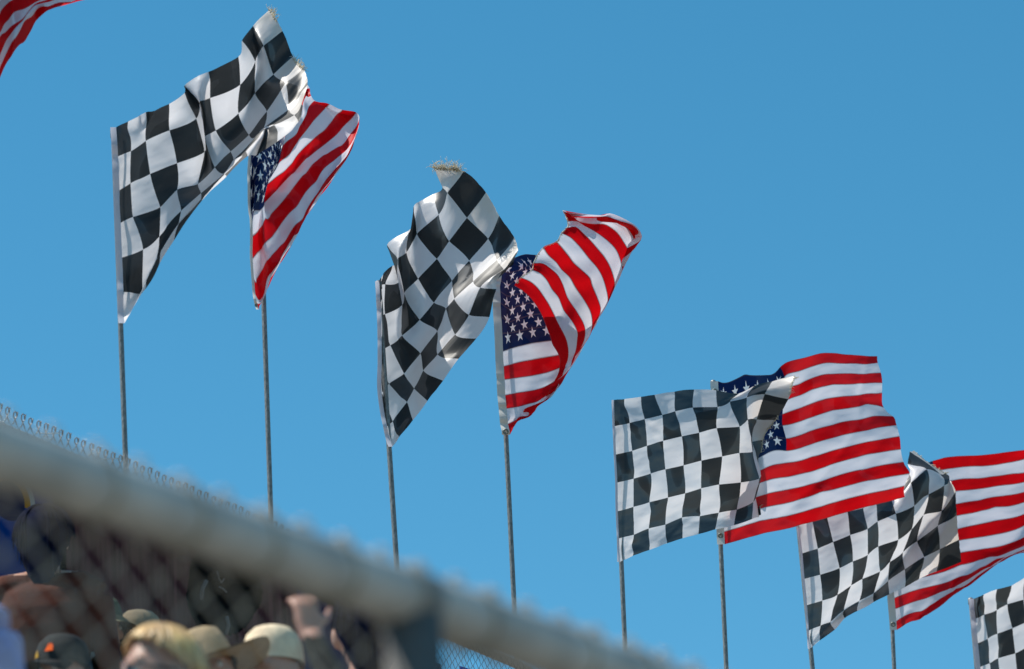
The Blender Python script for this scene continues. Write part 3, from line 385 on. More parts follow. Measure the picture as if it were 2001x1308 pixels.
 'chk3': (31, 19, (-0.6289, 18.4388, 8.9924), '''0 0 0 2 8 12 3 34 28 4 68 48 5 106 67 7 145 87 13 178 106 25 204 133 40 232 160 57 263 184 72 300 200 82 342 219 84 381 245 68 348 261 49 303 279 42 255 294 75 218 307 120 190 320 160 157 333 170 137 362 173 149 408 181 165 453 209 185 487 245 192 509 280 188 523 303 166 523 318 136 519 326 102 519 316 63 536 304 21 556 297 -23 576 2 -25 -55 3 -6 -35 4 22 -14 4 55 9 4 90 33 5 122 55 10 150 77 19 184 104 32 218 130 48 253 150 65 291 165 79 332 184 82 365 209 72 326 223 58 282 243 57 236 259 80 198 269 116 168 277 147 156 296 161 177 337 168 191 381 182 201 422 212 185 445 250 173 464 285 162 479 310 137 485 326 104 489 335 69 498 337 34 517 337 -3 540 341 -39 562 2 -32 -106 4 -14 -84 4 11 -60 4 41 -32 4 69 -5 5 94 22 7 126 50 13 166 76 22 205 97 36 243 115 56 281 129 74 321 146 82 349 171 79 306 185 72 260 207 73 215 224 88 175 229 114 158 237 136 188 267 151 212 306 163 228 348 183 207 374 216 179 395 256 160 415 291 140 433 315 109 446 330 72 459 343 35 477 358 3 498 375 -22 525 390 -44 552 2 0 -144 4 -23 -136 4 6 -107 4 35 -76 4 58 -45 4 84 -14 5 115 19 7 155 41 13 197 60 24 236 77 48 274 89 71 310 106 85 336 128 87 290 144 85 242 165 87 194 185 98 160 185 115 189 206 133 223 234 151 246 272 168 240 303 187 203 322 225 176 344 265 153 365 302 126 385 323 88 402 339 48 423 353 8 448 382 -20 472 412 -34 504 439 -39 540 2 -20 -201 4 -8 -180 4 17 -151 4 43 -120 4 68 -87 4 94 -55 4 125 -25 4 162 -2 8 202 16 21 241 32 44 275 47 70 307 65 88 329 90 95 283 100 94 235 116 97 190 128 107 187 145 123 220 171 142 251 200 164 266 233 186 239 254 212 206 274 244 177 295 279 149 315 310 116 334 335 78 355 356 40 380 380 9 409 412 -11 442 447 -24 476 477 -32 510 2 -23 -252 3 6 -225 2 33 -197 2 59 -166 3 85 -134 4 112 -102 4 142 -74 3 178 -51 6 217 -32 18 256 -15 42 289 3 71 316 25 94 328 47 102 283 53 102 236 61 105 198 71 117 217 99 136 246 129 160 268 159 186 269 187 215 241 209 244 211 230 271 180 249 298 146 265 325 110 283 352 74 305 380 39 331 410 14 363 445 4 403 481 -3 442 511 -18 474 0 0 -293 1 20 -271 0 46 -246 0 74 -217 1 101 -186 3 128 -155 5 159 -127 3 194 -104 5 233 -84 15 274 -65 40 307 -43 71 335 -17 99 327 -1 107 284 1 109 240 5 114 212 16 131 239 49 155 265 82 182 280 114 213 268 140 246 243 164 278 216 188 302 182 205 325 146 220 347 109 235 378 77 260 409 43 286 441 15 314 477 7 356 512 -1 396 542 -21 428 -1 -10 -342 -1 23 -321 -2 55 -297 -3 85 -271 -3 112 -242 -1 140 -211 1 172 -182 2 208 -158 6 247 -136 18 287 -115 40 322 -91 66 352 -65 92 330 -56 108 288 -53 119 243 -50 132 239 -30 152 263 3 177 285 37 207 288 67 239 268 93 273 243 119 305 215 144 332 182 163 356 147 179 382 113 198 412 84 222 444 57 250 476 31 280 508 13 316 538 -4 351 564 -30 381 -3 -10 -388 -4 29 -368 -6 66 -349 -8 99 -326 -8 127 -297 -6 154 -266 -3 186 -236 2 222 -211 10 260 -188 23 298 -165 42 335 -140 64 365 -115 87 336 -108 111 294 -103 133 255 -97 154 268 -68 177 289 -34 203 305 -1 232 290 22 264 264 48 297 235 75 329 205 100 358 173 121 386 141 140 416 112 162 446 85 186 478 61 214 509 38 245 537 15 277 561 -10 308 582 -40 335 -5 0 -430 -8 35 -416 -10 75 -399 -12 115 -380 -13 146 -350 -10 174 -318 -5 204 -287 4 240 -263 17 277 -239 33 312 -215 51 347 -189 71 375 -162 92 341 -156 124 306 -144 154 277 -129 180 293 -98 205 305 -64 230 301 -37 256 277 -18 284 247 9 315 216 34 347 186 57 375 155 77 407 127 98 441 101 122 472 76 146 505 53 174 537 32 205 562 9 235 582 -16 264 600 -49 290 -9 -3 -481 -11 38 -465 -14 80 -449 -16 122 -428 -15 159 -401 -12 194 -370 -4 227 -341 10 262 -315 28 296 -290 48 328 -264 70 358 -235 93 377 -206 119 350 -190 150 323 -172 182 303 -149 211 293 -121 236 287 -91 258 273 -64 279 248 -43 302 219 -22 325 188 -4 352 159 14 382 132 33 415 108 53 451 84 76 486 62 101 521 40 130 554 19 160 582 0 190 605 -21 220 625 -50 247 -12 -2 -532 -13 40 -515 -16 84 -497 -16 127 -476 -14 167 -450 -8 206 -422 3 243 -394 21 277 -366 44 310 -340 69 341 -312 93 365 -279 120 371 -247 150 347 -224 181 319 -201 212 294 -176 242 275 -147 264 258 -117 283 239 -88 300 214 -64 315 184 -51 332 155 -41 353 128 -28 382 107 -11 416 87 8 453 65 31 492 44 57 530 22 84 565 2 114 598 -13 145 626 -28 177 649 -52 205 -11 0 -584 -12 46 -567 -13 90 -548 -11 132 -525 -5 173 -499 3 212 -471 15 249 -442 38 282 -413 64 314 -385 90 344 -356 114 362 -319 143 356 -287 175 331 -260 202 301 -237 233 274 -210 264 251 -179 282 230 -151 299 208 -120 316 181 -92 328 153 -86 339 125 -81 355 99 -72 384 80 -54 418 61 -33 455 41 -12 496 19 16 537 -3 43 575 -21 70 611 -33 103 643 -42 135 668 -60 165 -7 12 -638 -7 55 -620 -5 99 -600 0 140 -575 11 177 -546 26 210 -514 43 241 -482 63 271 -452 85 302 -423 106 330 -391 129 346 -356 153 334 -326 180 308 -301 208 280 -278 237 255 -253 264 234 -225 287 213 -196 306 192 -166 324 167 -143 340 136 -132 354 105 -125 372 76 -113 397 53 -93 428 31 -69 463 8 -44 504 -14 -17 547 -35 7 588 -53 33 624 -60 64 653 -65 97 677 -81 126 -1 15 -693 1 61 -674 5 106 -652 14 147 -625 30 179 -591 52 203 -553 74 225 -518 91 252 -486 106 282 -456 122 308 -424 139 321 -391 158 307 -364 180 281 -341 207 256 -321 234 237 -299 260 221 -274 286 204 -245 311 185 -217 334 159 -195 355 127 -180 377 92 -167 397 59 -151 419 28 -126 444 0 -97 475 -26 -68 515 -50 -43 559 -76 -23 600 -97 -2 632 -96 29 658 -95 60 680 -104 91 8 2 -748 10 60 -724 15 109 -700 27 152 -672 48 178 -633 75 193 -591 102 205 -552 115 232 -519 126 260 -488 137 282 -456 153 294 -424 169 278 -399 186 250 -379 213 229 -360 239 213 -342 263 202 -320 295 188 -290 324 170 -262 350 145 -242 379 113 -221 405 78 -203 428 42 -184 447 7 -151 466 -27 -117 489 -60 -86 526 -88 -65 567 -119 -50 607 -147 -37 633 -128 -2 656 -119 30 676 -112 64 13 23 -781 17 67 -761 25 109 -737 38 147 -707 60 171 -670 87 182 -630 113 193 -592 130 216 -556 144 239 -523 158 258 -490 173 267 -457 191 252 -432 211 225 -412 236 201 -393 263 183 -373 290 173 -349 320 161 -320 351 145 -293 381 122 -269 411 91 -248 438 58 -226 462 22 -201 480 -12 -166 496 -47 -130 514 -84 -101 539 -119 -83 568 -102 -53 597 -97 -30 623 -84 -1 646 -72 30 668 -61 64 20 17 -818 26 58 -796 34 99 -770 48 133 -740 69 157 -705 94 171 -668 119 186 -630 141 203 -593 161 220 -558 179 234 -523 199 241 -489 222 230 -461 246 205 -438 271 179 -417 298 158 -394 327 146 -366 357 135 -338 387 121 -310 417 99 -284 447 70 -263 474 37 -240 497 2 -212 514 -31 -177 526 -66 -140 539 -105 -113 551 -89 -78 565 -64 -48 584 -47 -24 608 -34 3 634 -24 32 659 -10 66 29 1 -853 35 44 -828 44 84 -801 57 116 -771 78 140 -738 103 158 -703 127 174 -666 153 188 -629 178 200 -592 202 211 -556 226 217 -520 253 208 -489 282 189 -462 308 162 -437 336 138 -411 366 122 -380 394 110 -352 423 96 -323 454 77 -295 482 48 -274 508 14 -252 530 -21 -225 544 -56 -191 554 -87 -153 562 -80 -107 564 -51 -72 566 -21 -44 574 1 -20 598 15 6 625 21 33 652 -18 43'''),
 'chk7': (31, 19, (1.5544, 21.9965, 8.9531), '''0 0 0 23 -32 -6 50 2 9 79 40 25 109 74 39 141 107 54 175 140 68 211 170 82 247 201 96 283 232 110 318 264 123 352 298 137 385 332 152 418 367 168 452 402 184 486 437 199 522 469 212 560 499 225 600 526 241 640 546 261 678 554 280 706 555 300 712 569 327 710 584 352 707 604 377 713 614 409 723 634 441 730 662 471 745 699 485 757 737 498 766 774 515 -1 -21 -57 26 -11 -49 52 18 -35 81 51 -21 111 84 -6 143 115 8 177 144 23 214 172 38 252 199 52 290 227 66 325 258 80 358 291 94 390 325 110 422 358 127 454 392 145 488 426 161 522 459 174 560 491 186 599 516 202 640 528 223 678 524 245 708 520 270 726 531 299 736 553 329 746 580 356 760 608 383 776 637 406 791 669 424 806 707 437 818 747 450 830 784 466 0 -25 -110 27 -1 -97 54 27 -83 82 59 -69 112 90 -54 144 120 -39 179 148 -23 217 172 -8 257 194 7 296 219 21 331 249 35 362 282 49 393 315 66 424 347 86 455 377 107 487 410 124 520 446 137 555 480 147 593 507 163 634 509 185 672 495 212 705 486 242 733 497 275 757 522 308 781 555 337 804 594 355 829 634 366 851 672 375 867 713 387 881 754 400 893 792 417 2 0 -156 29 7 -148 57 34 -135 85 64 -119 115 94 -104 147 123 -88 181 150 -71 220 170 -55 261 188 -39 301 210 -24 336 239 -10 367 272 5 396 305 21 426 333 43 455 361 67 485 392 88 516 429 100 550 465 109 586 492 123 627 486 148 666 469 178 701 459 212 738 474 245 772 500 280 806 532 311 837 577 322 869 623 326 899 668 328 915 713 344 929 757 359 944 802 376 4 -8 -215 33 13 -202 62 40 -187 91 69 -172 121 97 -155 152 125 -138 186 149 -120 223 168 -103 263 185 -87 303 205 -71 339 231 -56 372 260 -40 402 290 -22 429 319 0 456 349 24 484 380 46 515 413 61 549 444 74 587 462 90 626 461 111 666 452 138 705 456 171 743 473 205 780 497 237 816 526 263 852 564 279 886 605 287 916 648 296 935 694 311 949 739 329 960 783 352 7 -7 -271 37 19 -256 68 46 -241 99 73 -224 128 100 -207 158 126 -189 191 150 -170 227 168 -152 265 185 -135 304 204 -118 342 226 -102 377 252 -85 408 279 -66 433 310 -43 456 342 -19 482 373 3 514 400 22 551 420 38 589 433 54 630 440 73 671 451 97 709 467 126 745 485 158 780 507 188 815 532 213 852 559 232 887 590 250 917 627 267 937 669 285 949 713 307 958 755 333 10 0 -325 41 25 -309 73 51 -293 106 77 -277 136 103 -258 166 128 -240 197 151 -221 232 170 -203 269 189 -184 305 208 -165 343 229 -149 380 251 -132 413 278 -112 436 310 -88 457 343 -64 482 373 -40 516 394 -21 554 407 -3 594 418 16 635 438 33 675 461 54 712 483 79 745 503 111 776 526 141 808 550 165 845 570 189 880 590 211 910 615 236 931 653 258 943 694 285 952 724 312 10 1 -376 42 28 -361 75 55 -344 108 81 -327 141 106 -310 173 131 -291 206 153 -273 239 175 -253 273 196 -234 308 218 -215 345 240 -197 380 263 -179 411 291 -158 435 323 -134 457 355 -108 484 385 -85 519 406 -64 559 421 -47 601 436 -29 641 458 -10 677 482 13 711 506 40 740 529 71 769 552 102 801 576 130 836 598 154 872 620 175 903 641 198 927 663 225 944 685 255 958 685 279 10 0 -427 42 30 -411 75 58 -394 109 85 -378 145 110 -361 180 133 -343 215 155 -324 247 180 -304 277 206 -284 309 232 -264 344 256 -245 378 281 -226 408 310 -204 433 341 -180 456 374 -154 483 403 -129 520 425 -110 563 441 -94 605 459 -76 642 483 -54 675 510 -29 705 536 1 732 560 35 759 583 70 790 606 100 825 631 120 862 655 135 897 678 157 926 694 190 948 675 218 966 649 240 10 0 -476 42 30 -460 75 60 -444 109 89 -428 146 113 -411 185 136 -394 221 159 -375 251 187 -354 279 216 -333 308 246 -312 341 273 -292 374 301 -272 405 330 -251 429 362 -225 453 393 -199 480 423 -175 519 444 -156 562 463 -140 604 483 -123 636 511 -97 666 540 -69 694 567 -37 718 592 -1 744 616 37 775 638 70 811 663 85 851 688 97 890 710 113 921 690 143 948 655 173 971 620 199 11 1 -527 42 32 -510 75 62 -494 110 92 -477 147 118 -461 184 143 -443 220 169 -423 250 198 -401 279 228 -379 308 259 -356 337 290 -335 367 321 -314 396 352 -293 424 382 -269 452 412 -245 482 439 -221 516 463 -201 553 487 -181 589 513 -160 619 541 -135 647 570 -106 674 598 -74 699 623 -39 726 646 -4 758 669 26 796 692 48 838 709 64 877 695 77 912 668 100 942 637 126 970 608 149 12 2 -578 43 34 -561 76 66 -544 110 98 -527 145 128 -510 180 157 -491 214 186 -470 245 215 -447 274 245 -422 303 275 -398 330 309 -376 358 343 -355 386 375 -334 417 404 -312 450 430 -289 482 456 -266 512 485 -242 541 514 -218 570 543 -194 599 572 -168 626 601 -139 653 629 -109 680 654 -77 709 677 -46 742 699 -17 782 707 6 824 691 23 864 668 39 901 644 58 935 621 79 967 616 103 12 1 -630 43 39 -611 75 74 -594 108 108 -576 140 142 -558 172 175 -539 204 206 -517 234 238 -493 264 267 -466 294 296 -439 320 331 -418 346 366 -396 374 399 -374 408 428 -353 444 453 -331 479 479 -307 504 511 -281 528 543 -253 552 575 -225 582 604 -198 610 632 -170 638 661 -141 669 686 -111 700 704 -84 731 709 -63 773 692 -41 815 668 -21 855 642 -1 894 624 13 932 629 36 968 649 64 13 14 -678 42 49 -660 72 86 -642 102 122 -624 131 160 -607 159 196 -588 188 230 -566 218 262 -541 247 292 -513 276 322 -485 304 355 -460 333 389 -437 364 422 -415 398 452 -393 433 480 -370 465 509 -345 493 539 -317 518 571 -287 544 602 -257 573 632 -228 604 660 -199 636 680 -173 668 686 -149 702 685 -128 737 682 -106 775 670 -86 814 650 -67 853 634 -49 894 643 -26 933 661 -2 970 680 24 13 15 -728 40 54 -709 67 94 -689 94 135 -671 121 176 -653 146 217 -634 172 255 -613 200 287 -585 229 318 -556 258 349 -527 289 380 -500 321 412 -474 353 444 -451 387 475 -429 419 506 -406 451 535 -381 481 564 -352 509 592 -321 538 617 -291 569 637 -263 602 650 -237 636 657 -213 672 658 -191 709 655 -169 747 652 -148 782 647 -130 818 644 -112 856 658 -90 896 674 -66 935 690 -42 974 707 -18 11 1 -778 37 53 -754 62 99 -732 88 142 -712 112 187 -692 136 231 -673 159 274 -653 188 306 -622 215 336 -591 243 368 -562 275 395 -533 309 423 -508 343 451 -485 375 482 -462 407 513 -439 438 543 -416 471 564 -387 502 582 -358 533 599 -330 566 613 -304 601 624 -279 637 629 -255 674 630 -233 713 627 -211 753 625 -190 785 643 -170 820 668 -149 858 689 -128 897 705 -106 938 719 -83 978 734 -60 11 23 -811 34 62 -790 58 102 -768 82 141 -747 107 181 -726 132 219 -705 158 255 -681 184 285 -652 210 315 -621 237 344 -591 267 372 -564 299 400 -539 332 430 -516 365 459 -493 398 487 -471 431 512 -447 464 532 -421 496 551 -394 529 568 -368 563 585 -343 598 597 -320 634 605 -298 671 610 -276 708 624 -252 746 646 -227 780 674 -204 815 701 -183 853 723 -163 895 737 -142 939 747 -122 982 758 -100 9 16 -848 31 54 -826 53 92 -802 77 128 -778 105 162 -755 134 192 -731 163 220 -704 188 249 -675 212 278 -645 236 307 -615 263 337 -589 292 368 -565 324 399 -543 357 426 -520 392 451 -498 426 474 -474 460 496 -451 493 518 -427 527 539 -403 561 560 -380 595 578 -358 630 599 -336 665 626 -311 700 653 -285 734 681 -261 768 709 -238 805 736 -216 845 758 -196 891 770 -177 939 775 -158 985 780 -138 8 0 -884 30 39 -860 51 75 -834 74 108 -808 105 134 -783 137 158 -756 169 183 -727 193 213 -697 215 241 -666 238 270 -636 263 303 -612 290 336 -590 319 366 -568 353 392 -546 388 416 -524 424 438 -500 458 463 -479 491 490 -457 525 518 -434 559 550 -412 593 584 -390 627 618 -366 659 652 -342 691 684 -317 723 716 -293 758 745 -270 796 772 -248 836 795 -227 887 804 -209 939 806 -191 988 807 -173'''),
 'chk9': (31, 19, (2.7153, 23.8825, 8.8801), '''0 0 0 15 -44 -6 32 -78 -9 57 -51 8 87 -21 27 119 4 45 151 29 61 184 54 75 217 79 89 251 103 103 281 128 126 311 153 150 341 179 174 371 208 192 400 239 209 429 270 224 457 301 240 485 332 255 514 362 272 542 391 290 571 419 308 600 447 328 630 475 347 659 503 367 689 532 386 719 562 404 748 592 421 778 623 437 807 654 454 837 685 469 867 715 485 -3 -14 -45 11 -57 -50 33 -45 -40 58 -18 -24 85 9 -6 115 35 11 146 60 28 177 85 44 209 111 59 241 136 75 273 159 95 306 182 116 338 205 135 369 232 152 398 261 168 427 291 184 455 322 199 483 354 214 511 384 231 540 413 249 569 442 268 598 470 287 628 498 307 657 526 326 687 554 345 716 584 363 746 614 380 775 644 396 805 675 412 835 705 428 865 736 443 -3 -17 -86 11 -55 -91 34 -24 -76 58 9 -58 84 36 -41 113 62 -24 142 88 -7 170 115 11 199 142 28 230 167 46 265 188 63 301 207 79 336 228 95 368 253 111 397 281 127 426 311 142 454 343 157 481 374 173 509 405 190 538 435 207 567 463 226 596 491 246 626 519 265 655 547 284 685 575 303 714 604 321 744 634 338 774 664 354 803 695 370 833 725 385 862 756 401 0 0 -125 14 -38 -131 36 -6 -115 59 28 -97 85 57 -80 112 85 -63 139 111 -45 166 139 -26 194 166 -7 223 192 12 260 210 25 299 227 39 335 247 52 367 271 68 397 300 84 426 330 99 453 361 115 480 393 131 508 425 147 537 454 165 566 482 184 596 510 203 625 538 223 654 566 242 684 595 261 714 623 278 743 653 295 773 683 311 802 713 327 832 744 342 861 774 358 -3 -16 -180 18 -15 -173 39 13 -158 62 45 -141 86 74 -124 112 102 -106 138 130 -88 166 157 -69 195 182 -51 226 205 -34 262 223 -19 300 241 -5 335 262 9 368 288 25 398 316 41 427 347 56 454 378 72 482 410 88 509 441 104 538 471 122 567 500 141 597 528 160 626 555 179 655 583 198 685 612 217 715 640 235 744 670 251 774 700 267 803 730 283 833 761 299 862 791 314 -3 -19 -234 20 3 -220 43 29 -205 65 59 -188 88 88 -170 113 118 -152 139 146 -134 168 172 -116 200 195 -99 234 215 -83 269 234 -67 304 253 -51 338 276 -35 370 302 -19 400 331 -3 429 362 12 456 394 28 484 426 44 512 457 60 540 487 78 569 516 96 599 544 115 628 572 135 658 599 154 687 627 173 717 656 190 747 686 207 776 716 223 805 746 238 835 776 254 865 806 269 -1 0 -282 22 16 -269 45 41 -253 68 71 -236 90 101 -218 113 132 -199 140 160 -181 171 186 -165 206 207 -149 242 225 -133 276 244 -116 309 265 -98 342 288 -80 373 316 -64 403 345 -48 431 377 -32 459 408 -17 487 440 -1 515 472 15 543 502 33 572 531 51 602 559 70 631 587 90 661 615 109 691 643 128 720 672 145 750 701 161 779 731 177 809 761 193 838 792 208 868 821 223 -1 -5 -333 22 22 -319 45 51 -302 68 82 -285 90 113 -266 114 144 -248 141 173 -230 174 197 -214 210 218 -199 246 236 -183 281 255 -165 314 277 -146 345 301 -127 376 329 -109 405 359 -93 434 391 -78 462 423 -62 490 455 -47 518 486 -30 547 516 -13 576 546 5 605 574 24 635 602 44 665 630 63 694 658 81 724 687 99 753 716 115 783 746 131 812 777 147 842 807 162 872 836 177 -1 -5 -382 22 27 -367 45 59 -351 67 92 -333 89 124 -315 113 156 -296 141 185 -279 174 210 -263 212 229 -249 249 247 -233 285 267 -214 317 289 -194 348 314 -173 379 342 -155 408 373 -139 437 404 -123 465 437 -108 493 469 -93 522 501 -77 550 531 -60 579 560 -41 608 589 -22 638 617 -3 668 645 16 698 673 35 727 702 52 756 731 69 786 762 85 816 792 100 845 822 115 875 852 129 0 0 -430 22 33 -415 45 67 -399 67 101 -382 88 135 -363 111 167 -344 139 198 -326 175 222 -311 213 242 -297 252 260 -283 287 280 -263 320 302 -241 351 327 -220 381 356 -201 410 386 -184 439 418 -169 467 451 -154 496 483 -139 524 515 -124 553 546 -106 582 575 -88 611 604 -69 641 632 -49 671 660 -31 701 688 -12 730 717 5 759 747 22 789 777 38 818 807 53 848 837 68 878 867 82 0 4 -478 22 38 -463 45 74 -448 66 110 -430 88 144 -411 112 178 -392 140 209 -374 175 234 -359 214 255 -345 253 274 -329 289 294 -310 321 316 -288 352 342 -266 382 370 -247 412 401 -230 440 433 -215 469 466 -200 498 498 -186 526 530 -170 555 561 -153 584 590 -134 613 619 -115 643 647 -96 673 675 -77 702 704 -59 732 733 -41 761 762 -25 791 792 -9 820 823 6 850 853 21 880 883 35 0 6 -527 22 43 -512 45 81 -496 67 118 -478 88 154 -459 112 188 -439 141 219 -421 176 246 -405 215 267 -392 254 287 -376 290 308 -357 322 331 -334 353 356 -312 384 385 -293 413 415 -276 442 448 -260 470 480 -246 499 513 -232 527 545 -216 556 576 -199 585 606 -181 615 635 -162 644 663 -143 674 691 -124 704 719 -105 733 749 -88 763 778 -72 792 808 -56 822 838 -41 851 869 -26 881 899 -11 -1 3 -577 23 48 -560 46 90 -544 68 128 -526 89 164 -506 113 199 -485 141 231 -466 177 258 -452 216 280 -439 255 301 -424 290 323 -403 323 346 -380 354 371 -357 384 399 -338 414 430 -321 443 463 -306 471 496 -292 500 529 -277 528 561 -262 557 592 -245 586 622 -227 616 651 -208 645 679 -189 675 707 -170 704 736 -151 734 765 -134 764 794 -118 794 824 -102 823 855 -87 853 885 -73 882 915 -58 1 28 -619 24 66 -605 47 104 -589 69 142 -572 91 178 -552 114 213 -531 143 244 -513 178 272 -498 217 295 -485 256 316 -469 291 338 -449 324 361 -426 355 386 -404 386 414 -384 415 445 -367 444 478 -352 473 511 -338 501 544 -323 529 577 -308 558 608 -291 588 638 -273 617 667 -254 647 695 -235 676 723 -216 706 752 -198 735 781 -181 765 811 -164 795 841 -149 824 871 -134 854 902 -119 883 932 -105 2 44 -663 25 82 -650 48 120 -635 70 157 -618 92 193 -598 116 227 -577 145 259 -558 180 287 -544 218 310 -531 257 332 -516 293 353 -496 325 376 -472 357 401 -449 387 430 -429 416 461 -412 445 494 -397 474 527 -383 502 560 -369 531 593 -354 560 624 -337 589 654 -319 618 683 -300 648 711 -281 677 740 -262 707 768 -244 737 798 -227 766 827 -211 796 857 -195 826 888 -180 855 918 -166 885 949 -151 3 53 -710 26 96 -696 49 135 -681 71 173 -665 93 209 -644 116 243 -622 145 275 -603 181 302 -589 219 326 -577 259 348 -563 294 369 -542 327 392 -518 358 417 -494 388 446 -475 418 477 -458 447 510 -443 475 543 -429 504 576 -415 532 609 -400 561 640 -383 590 670 -365 620 699 -346 649 728 -327 679 756 -308 709 785 -290 738 814 -273 768 844 -257 797 874 -241 827 905 -227 857 935 -212 886 966 -197 5 76 -753 28 114 -740 50 152 -727 72 190 -710 94 226 -690 118 259 -668 147 291 -649 182 319 -635 221 342 -623 259 365 -608 295 386 -588 328 408 -564 360 433 -540 390 462 -520 419 493 -503 448 526 -488 477 559 -474 505 593 -461 534 625 -446 562 657 -429 592 687 -411 621 716 -392 651 745 -373 680 773 -354 710 802 -336 740 831 -319 769 861 -303 799 891 -288 828 922 -273 858 952 -258 888 983 -244 7 93 -798 29 131 -785 52 169 -772 73 207 -756 95 243 -735 119 276 -713 148 308 -694 183 336 -680 222 360 -669 261 382 -654 297 404 -634 330 426 -609 361 451 -585 391 479 -565 421 510 -548 449 543 -534 478 576 -520 506 610 -506 535 642 -491 564 674 -474 593 704 -456 623 733 -437 652 762 -418 682 791 -400 712 820 -382 741 849 -365 771 879 -349 800 909 -334 830 939 -319 859 970 -305 889 1000 -290 7 104 -843 30 145 -830 53 185 -817 75 224 -802 97 260 -780 121 294 -757 149 325 -737 185 353 -725 224 377 -714 263 401 -701 298 423 -678 331 446 -653 362 470 -629 393 498 -610 422 528 -594 451 560 -579 479 593 -565 508 627 -551 536 660 -537 566 692 -519 595 722 -501 624 752 -482 654 781 -463 684 809 -445 713 838 -427 743 867 -410 772 896 -395 802 926 -379 831 957 -365 861 987 -351 890 1017 -336'''),
